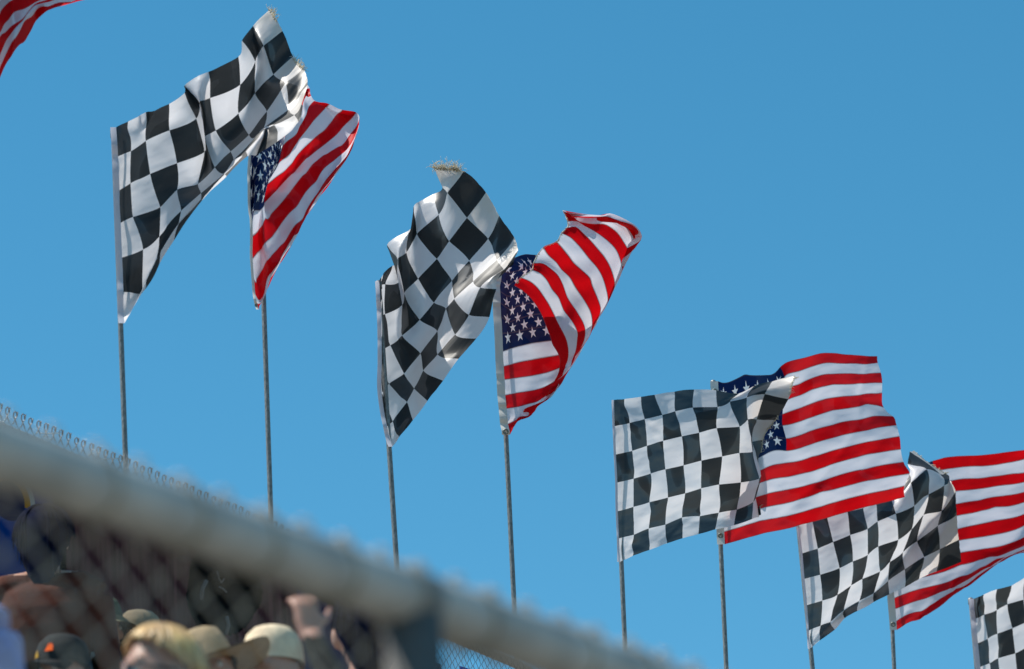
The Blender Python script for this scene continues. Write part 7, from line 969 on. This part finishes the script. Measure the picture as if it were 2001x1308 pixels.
def cap_parts(root, M4, crown_c, brim_c, kind='cap', emblem=None):
    """headwear in head space: head centre at the origin, facing +Y"""
    m_ = MB()
    rows_ = []
    n_ = 28
    if kind == 'cap':
        prof = [(0, .128), (.03, .126), (.058, .116), (.078, .096), (.089, .066), (.0935, .030), (.0935, .004)]
    elif kind == 'bucket':
        prof = [(0, .120), (.04, .119), (.068, .112), (.082, .085), (.092, .03), (.098, .004)]
    else:
        prof = [(0, .118), (.03, .124), (.055, .126), (.074, .116), (.086, .07), (.096, .004)]
    for rr, h in prof:
        row = []
        for j in range(n_ + 1):
            an = 2 * math.pi * j / n_
            seam = 1 - .018 * (1 if j % (n_ // 6 + 1) == 0 else 0) * (h < .12)
            dent = .016 * math.exp(-((math.sin(an)) ** 2) * 6) * (h > .10) if kind == 'straw' else 0
            row.append(M4 @ Vector((rr * math.cos(an) * seam, rr * 1.13 * math.sin(an) * seam + .008, h - dent)))
        rows_.append(row)
    m_.grid(rows_)
    m_.build('crown', crown_c, root)
    m_ = MB()
    if kind == 'cap':
        P_ = []
        for i in range(6):
            t = i / 5
            P_.append([M4 @ Vector(((.088 + .0 * t) * math.sin(a_) * (1 - .10 * t * t), .008 + .106 * math.cos(a_) * 1.0 + t * .075 * math.cos(a_ * .8), .010 - .018 * t - .020 * (a_ / 1.3) ** 2 * (.4 + t))) for a_ in np.linspace(-1.25, 1.25, 17)])
        m_.grid(P_)
        P2_ = [[q - M4.to_3x3() @ Vector((0, 0, .004)) for q in row] for row in P_]
        m_.grid(P2_)
        m_.build('visor', brim_c, root)
        m_ = MB(); ellip(m_, M4 @ Vector((0, .008, .129)), (.008, .008, .005), 10, 6); m_.build('button', crown_c, root)
    else:
        W_ = .062 if kind == 'bucket' else .115
        for dz in (0, -.004):
            P_ = []
            for i in range(6):
                t = i / 5
                P_.append([M4 @ Vector(((.097 + W_ * t) * math.cos(a_), (.110 + W_ * t) * math.sin(a_) + .008, .006 + dz - (.030 if kind == 'bucket' else .012) * t + (.03 * t * t * abs(math.cos(a_)) ** 3 if kind == 'straw' else 0) + .006 * t * math.sin(3 * a_))) for a_ in np.linspace(0, 2 * math.pi, 41)])
            m_.grid(P_)
        m_.build('brim', brim_c, root)
        m_ = MB()
        m_.grid([[M4 @ Vector((rr * math.cos(a_), rr * 1.13 * math.sin(a_) + .008, h)) for a_ in np.linspace(0, 2 * math.pi, 33)] for rr, h in ((.0985, .008), (.0965, .03))])
        m_.build('hat_band', emblem if emblem else brim_c, root)


def hair_part(root, M4, mat, length=.0, wide=1.0, seed=0, swept=False):
    F_ = .72 if swept else 1.02
    rng = np.random.RandomState(seed)
    m_ = MB()
    P_ = []
    n_ = 40; k_ = 18
    ph = rng.uniform(0, 6, 6)
    for i in range(k_ + 1):
        t = i / k_
        row = []
        for j in range(n_ + 1):
            an = 2 * math.pi * j / n_
            back = .5 - .5 * math.sin(an)                  # 1 at the back of the head, 0 at the face
            th = t * (F_ + (1.90 - F_) * back)
            x = .089 * wide * math.sin(min(th, 1.62)) * math.cos(an); y = .108 * math.sin(min(th, 1.62)) * math.sin(an); z = .128 * math.cos(th)
            if th > 1.62: z = .128 * math.cos(1.62) - (th - 1.62) * (.10 + length * back)
            if th > 1.62: x *= 1 - .62 * (th - 1.62); y *= 1 - .45 * (th - 1.62)
            w = 1 + .022 * math.sin(an * 17 + ph[0] + 3 * t) + .015 * math.sin(an * 31 + ph[1]) + .02 * math.sin(an * 5 + ph[2] + 4 * t)
            row.append(M4 @ Vector((x * w, y * w + .006, z * (1 + .01 * math.sin(an * 9 + ph[3])))))
        P_.append(row)
    m_.grid(P_)
    # separate locks lying over the mass
    for q in range(150 if swept else 70):
        an = rng.uniform(0, 2 * math.pi); back = .5 - .5 * math.sin(an)
        pts = []
        for i in range(9):
            t = .08 + .9 * i / 8
            th = t * (F_ + (1.90 - F_) * back); a2 = an + .25 * math.sin(2 * t + q)
            x = .090 * wide * math.sin(min(th, 1.62)) * math.cos(a2); y = .109 * math.sin(min(th, 1.62)) * math.sin(a2); z = .130 * math.cos(th)
            if th > 1.62: z = .128 * math.cos(1.62) - (th - 1.62) * (.11 + length * back)
            pts.append(M4 @ Vector((x * 1.015, y * 1.015 + .006, z * 1.01)))
        k2 = rng.uniform(.45, .8)
        m_.tube(pts, [k2 * x_ for x_ in (.004, .007, .008, .008, .008, .0075, .007, .006, .003)], 6)
    m_.build('hair', mat, root)


def person(label, px, py, d, facing, shirt, skin=None, hat=None, hair=None, raised=False, glasses=False, tilt=0.0, roll=0.0, extra=None):
    """px, py, d: where the crown of the head is; the figure stands on the tread below it"""
    H = at(px, py, d)
    fz = tread(H.x, H.y)
    h = H.z - fz
    sc = h / 1.765
    a = math.atan2(facing[1], facing[0]) - math.pi / 2
    root = empty('person', (H.x, H.y, fz), label, 'person', 'spectators in the stand')
    print('PERSON', label[:40], 'height %.2f' % h, 'at', [round(x, 2) for x in H])
    me = (BODY_UP if raised else BODY).copy()
    for mm in (skin or SKIN, shirt, TROU, SHOE): me.materials.append(mm)
    ob = bpy.data.objects.new('body', me); col.objects.link(ob); ob.parent = root
    R4 = Matrix.Rotation(a, 4, 'Z') @ Matrix.Diagonal((sc, sc, sc, 1))
    me.transform(R4)
    HM = Matrix.Translation(root.location) @ R4 @ Matrix.Translation((0, .012, 1.635)) @ Matrix.Rotation(tilt, 4, 'X') @ Matrix.Rotation(roll, 4, 'Y')
    for sx in (-1, 1):
        m_ = MB(); ellip(m_, HM @ Vector((sx * .031, .083, .006)), (.0125 * sc, .0125 * sc, .0115 * sc), 12, 8); m_.build('eye', EYE, root)
    if hair: hair_part(root, HM, hair[0], hair[1], hair[2] if len(hair) > 2 else 1.0, seed=int(abs(px)) % 97, swept=len(hair) > 3)
    if hat: cap_parts(root, HM @ Matrix.Translation((0, 0, .018)), *hat)
    if glasses:
        m_ = MB()
        for sx in (-1, 1):
            m_.grid([[HM @ Vector((sx * .034 + rr * .026 * math.cos(a_), .105 - .006 * abs(math.cos(a_)), .004 + rr * .019 * math.sin(a_))) for a_ in np.linspace(0, 2 * math.pi, 17)] for rr in (.02, .5, 1)])
            m_.tube([HM @ Vector((sx * .058, .100, .008)), HM @ Vector((sx * .084, .06, .008)), HM @ Vector((sx * .086, .0, .004))], .003, 6)
        m_.tube([HM @ Vector((-.012, .108, .008)), HM @ Vector((.012, .108, .008))], .003, 6)
        m_.build('sunglasses', GLASS, root)
    if extra: extra(root, HM)
    return root


EYE = pbr('eye_white', (.5, .48, .45), .2, 0, .1)
GLASS = pbr('dark_lens', (.01, .01, .012), .08, 0, .1, spec=.6)
c_grey = cl('washed_grey_twill', (.25, .20, .13)); c_navy = cl('navy_cotton', (.010, .014, .035)); c_red = cl('brick_red_cotton', (.075, .020, .011)); c_red2 = cl('red_orange_cotton', (.20, .024, .007))
c_olive = cl('olive_felt', (.060, .075, .045)); c_olive2 = cl('olive_brim', (.16, .145, .085)); c_cream = cl('cream_canvas', (.88, .67, .45)); c_straw = cl('pale_straw', (.46, .33, .19))
c_lav = cl('lavender_cotton', (.36, .38, .62)); c_blue = cl('royal_blue_cotton', (.04, .06, .26)); c_char = cl('charcoal_cotton', (.022, .022, .022)); c_white = cl('white_piping', (.66, .66, .58))
c_slate = cl('slate_mesh', (.075, .08, .085)); c_brown = cl('brown_cotton', (.13, .06, .03)); c_dark = cl('dark_jacket', (.035, .035, .03))
h_blond = pbr('blond_hair', (.88, .47, .19), .38, 0, .45, scale=24, stretch=(1, 1, .2), spec=.5)
h_navy = pbr('blue_black_hair', (.006, .008, .024), .9, 0, .4, scale=24, spec=.05); h_dark = pbr('dark_hair', (.012, .012, .018), .45, 0, .4, scale=24); h_brown = pbr('brown_hair', (.06, .035, .02), .5, 0, .4, scale=24)


def oval_badge(root, HM):
    # a small pale oval patch on the front panel of the cap
    m_ = MB(); pts = []
    for i in range(21):
        a_ = 2 * math.pi * i / 20
        x, z = .020 * math.cos(a_), .080 + .013 * math.sin(a_)
        pts.append(HM @ Vector((x, .118 - (z - .05) * .42 + .004, z)))
    m_.tube(pts, .0045, 6, cap=False); m_.build('badge', c_white, root)


def flame_patch(root, HM):
    for (x0, z0, w, h, mat) in ((-.030, .060, .030, .030, cl('orange_print', (.75, .10, .01))), (.028, .046, .026, .026, cl('yellow_print', (.55, .30, .02)))):
        m_ = MB(); b = len(m_.v)
        P_ = []
        for i in range(7):
            t = i / 6
            P_.append([HM @ Vector((x0 + w * (q - .5) * (1 - .6 * t), .119 - .25 * abs(x0 + w * (q - .5)) * 0 - 1.4 * (x0 + w * (q - .5)) ** 2 * 4 - max(0, z0 + h * t - .06) * .4, z0 + h * t)) for q in np.linspace(0, 1, 5)])
        m_.grid(P_); m_.build('print', mat, root)


person('man in a washed grey cap seen from the side, ear lit red by the sun', 262, 1200, 16.4, (.93, .36), c_char, hat=(c_grey, c_grey), hair=(h_brown, .0))
person('spectator in a slate cap with pale visor and small oval badge, beside the grey cap', 190, 1243, 16.2, (-.75, -.66), c_char, hat=(c_slate, c_white), hair=(h_brown, .0), extra=oval_badge)
person('spectator in a dark olive brimmed hat against the maroon windscreen', 186, 1174, 16.3, (.8, .4), c_dark, hat=(c_olive, c_olive2, 'bucket'), hair=(h_brown, .0))
person('blond woman with swept hair and sunglasses, blurred at the bottom edge', 326, 1226, 9.3, (-.86, -.50), c_brown, hair=(h_blond, .30, 1.10, 'swept'), glasses=True)
person('spectator under a wide pale straw hat, right of the blond woman', 408, 1246, 12.4, (.1, -1), c_brown, hat=(c_straw, c_straw, 'straw'), hair=(h_brown, .0), skin=SKIN2, roll=.30)
person('spectator in a cream cap and blue shirt, seen from behind at the bottom edge', 527, 1231, 12.6, (.3, .95), c_blue, hat=(c_cream, c_cream))
person('spectator in a dark jacket raising one pale hand below the blurred rail', 487, 1356, 9.2, (.2, .98), c_dark, raised=True, hair=(h_dark, .0))
person('dark haired spectator in a brick red shirt at the left, seen from behind', 84, 985, 16.2, (0, 1), c_red, hair=(h_navy, .60, 1.22))
person('spectator in a pale lavender shirt, only one shoulder inside the bottom left corner', -190, 930, 8.5, (.2, .98), c_lav, hair=(h_brown, .0))
person('spectator in a charcoal cap with orange and yellow prints, bottom left', 130, 1252, 13.6, (-.6, -.8), c_char, hat=(c_char, c_char), hair=(h_dark, .0), extra=flame_patch)
person('dark haired spectator in a red orange shirt beside the near fence post', 722, 1120, 12.8, (0, 1), c_red2, hair=(h_navy, .40, 1.0))
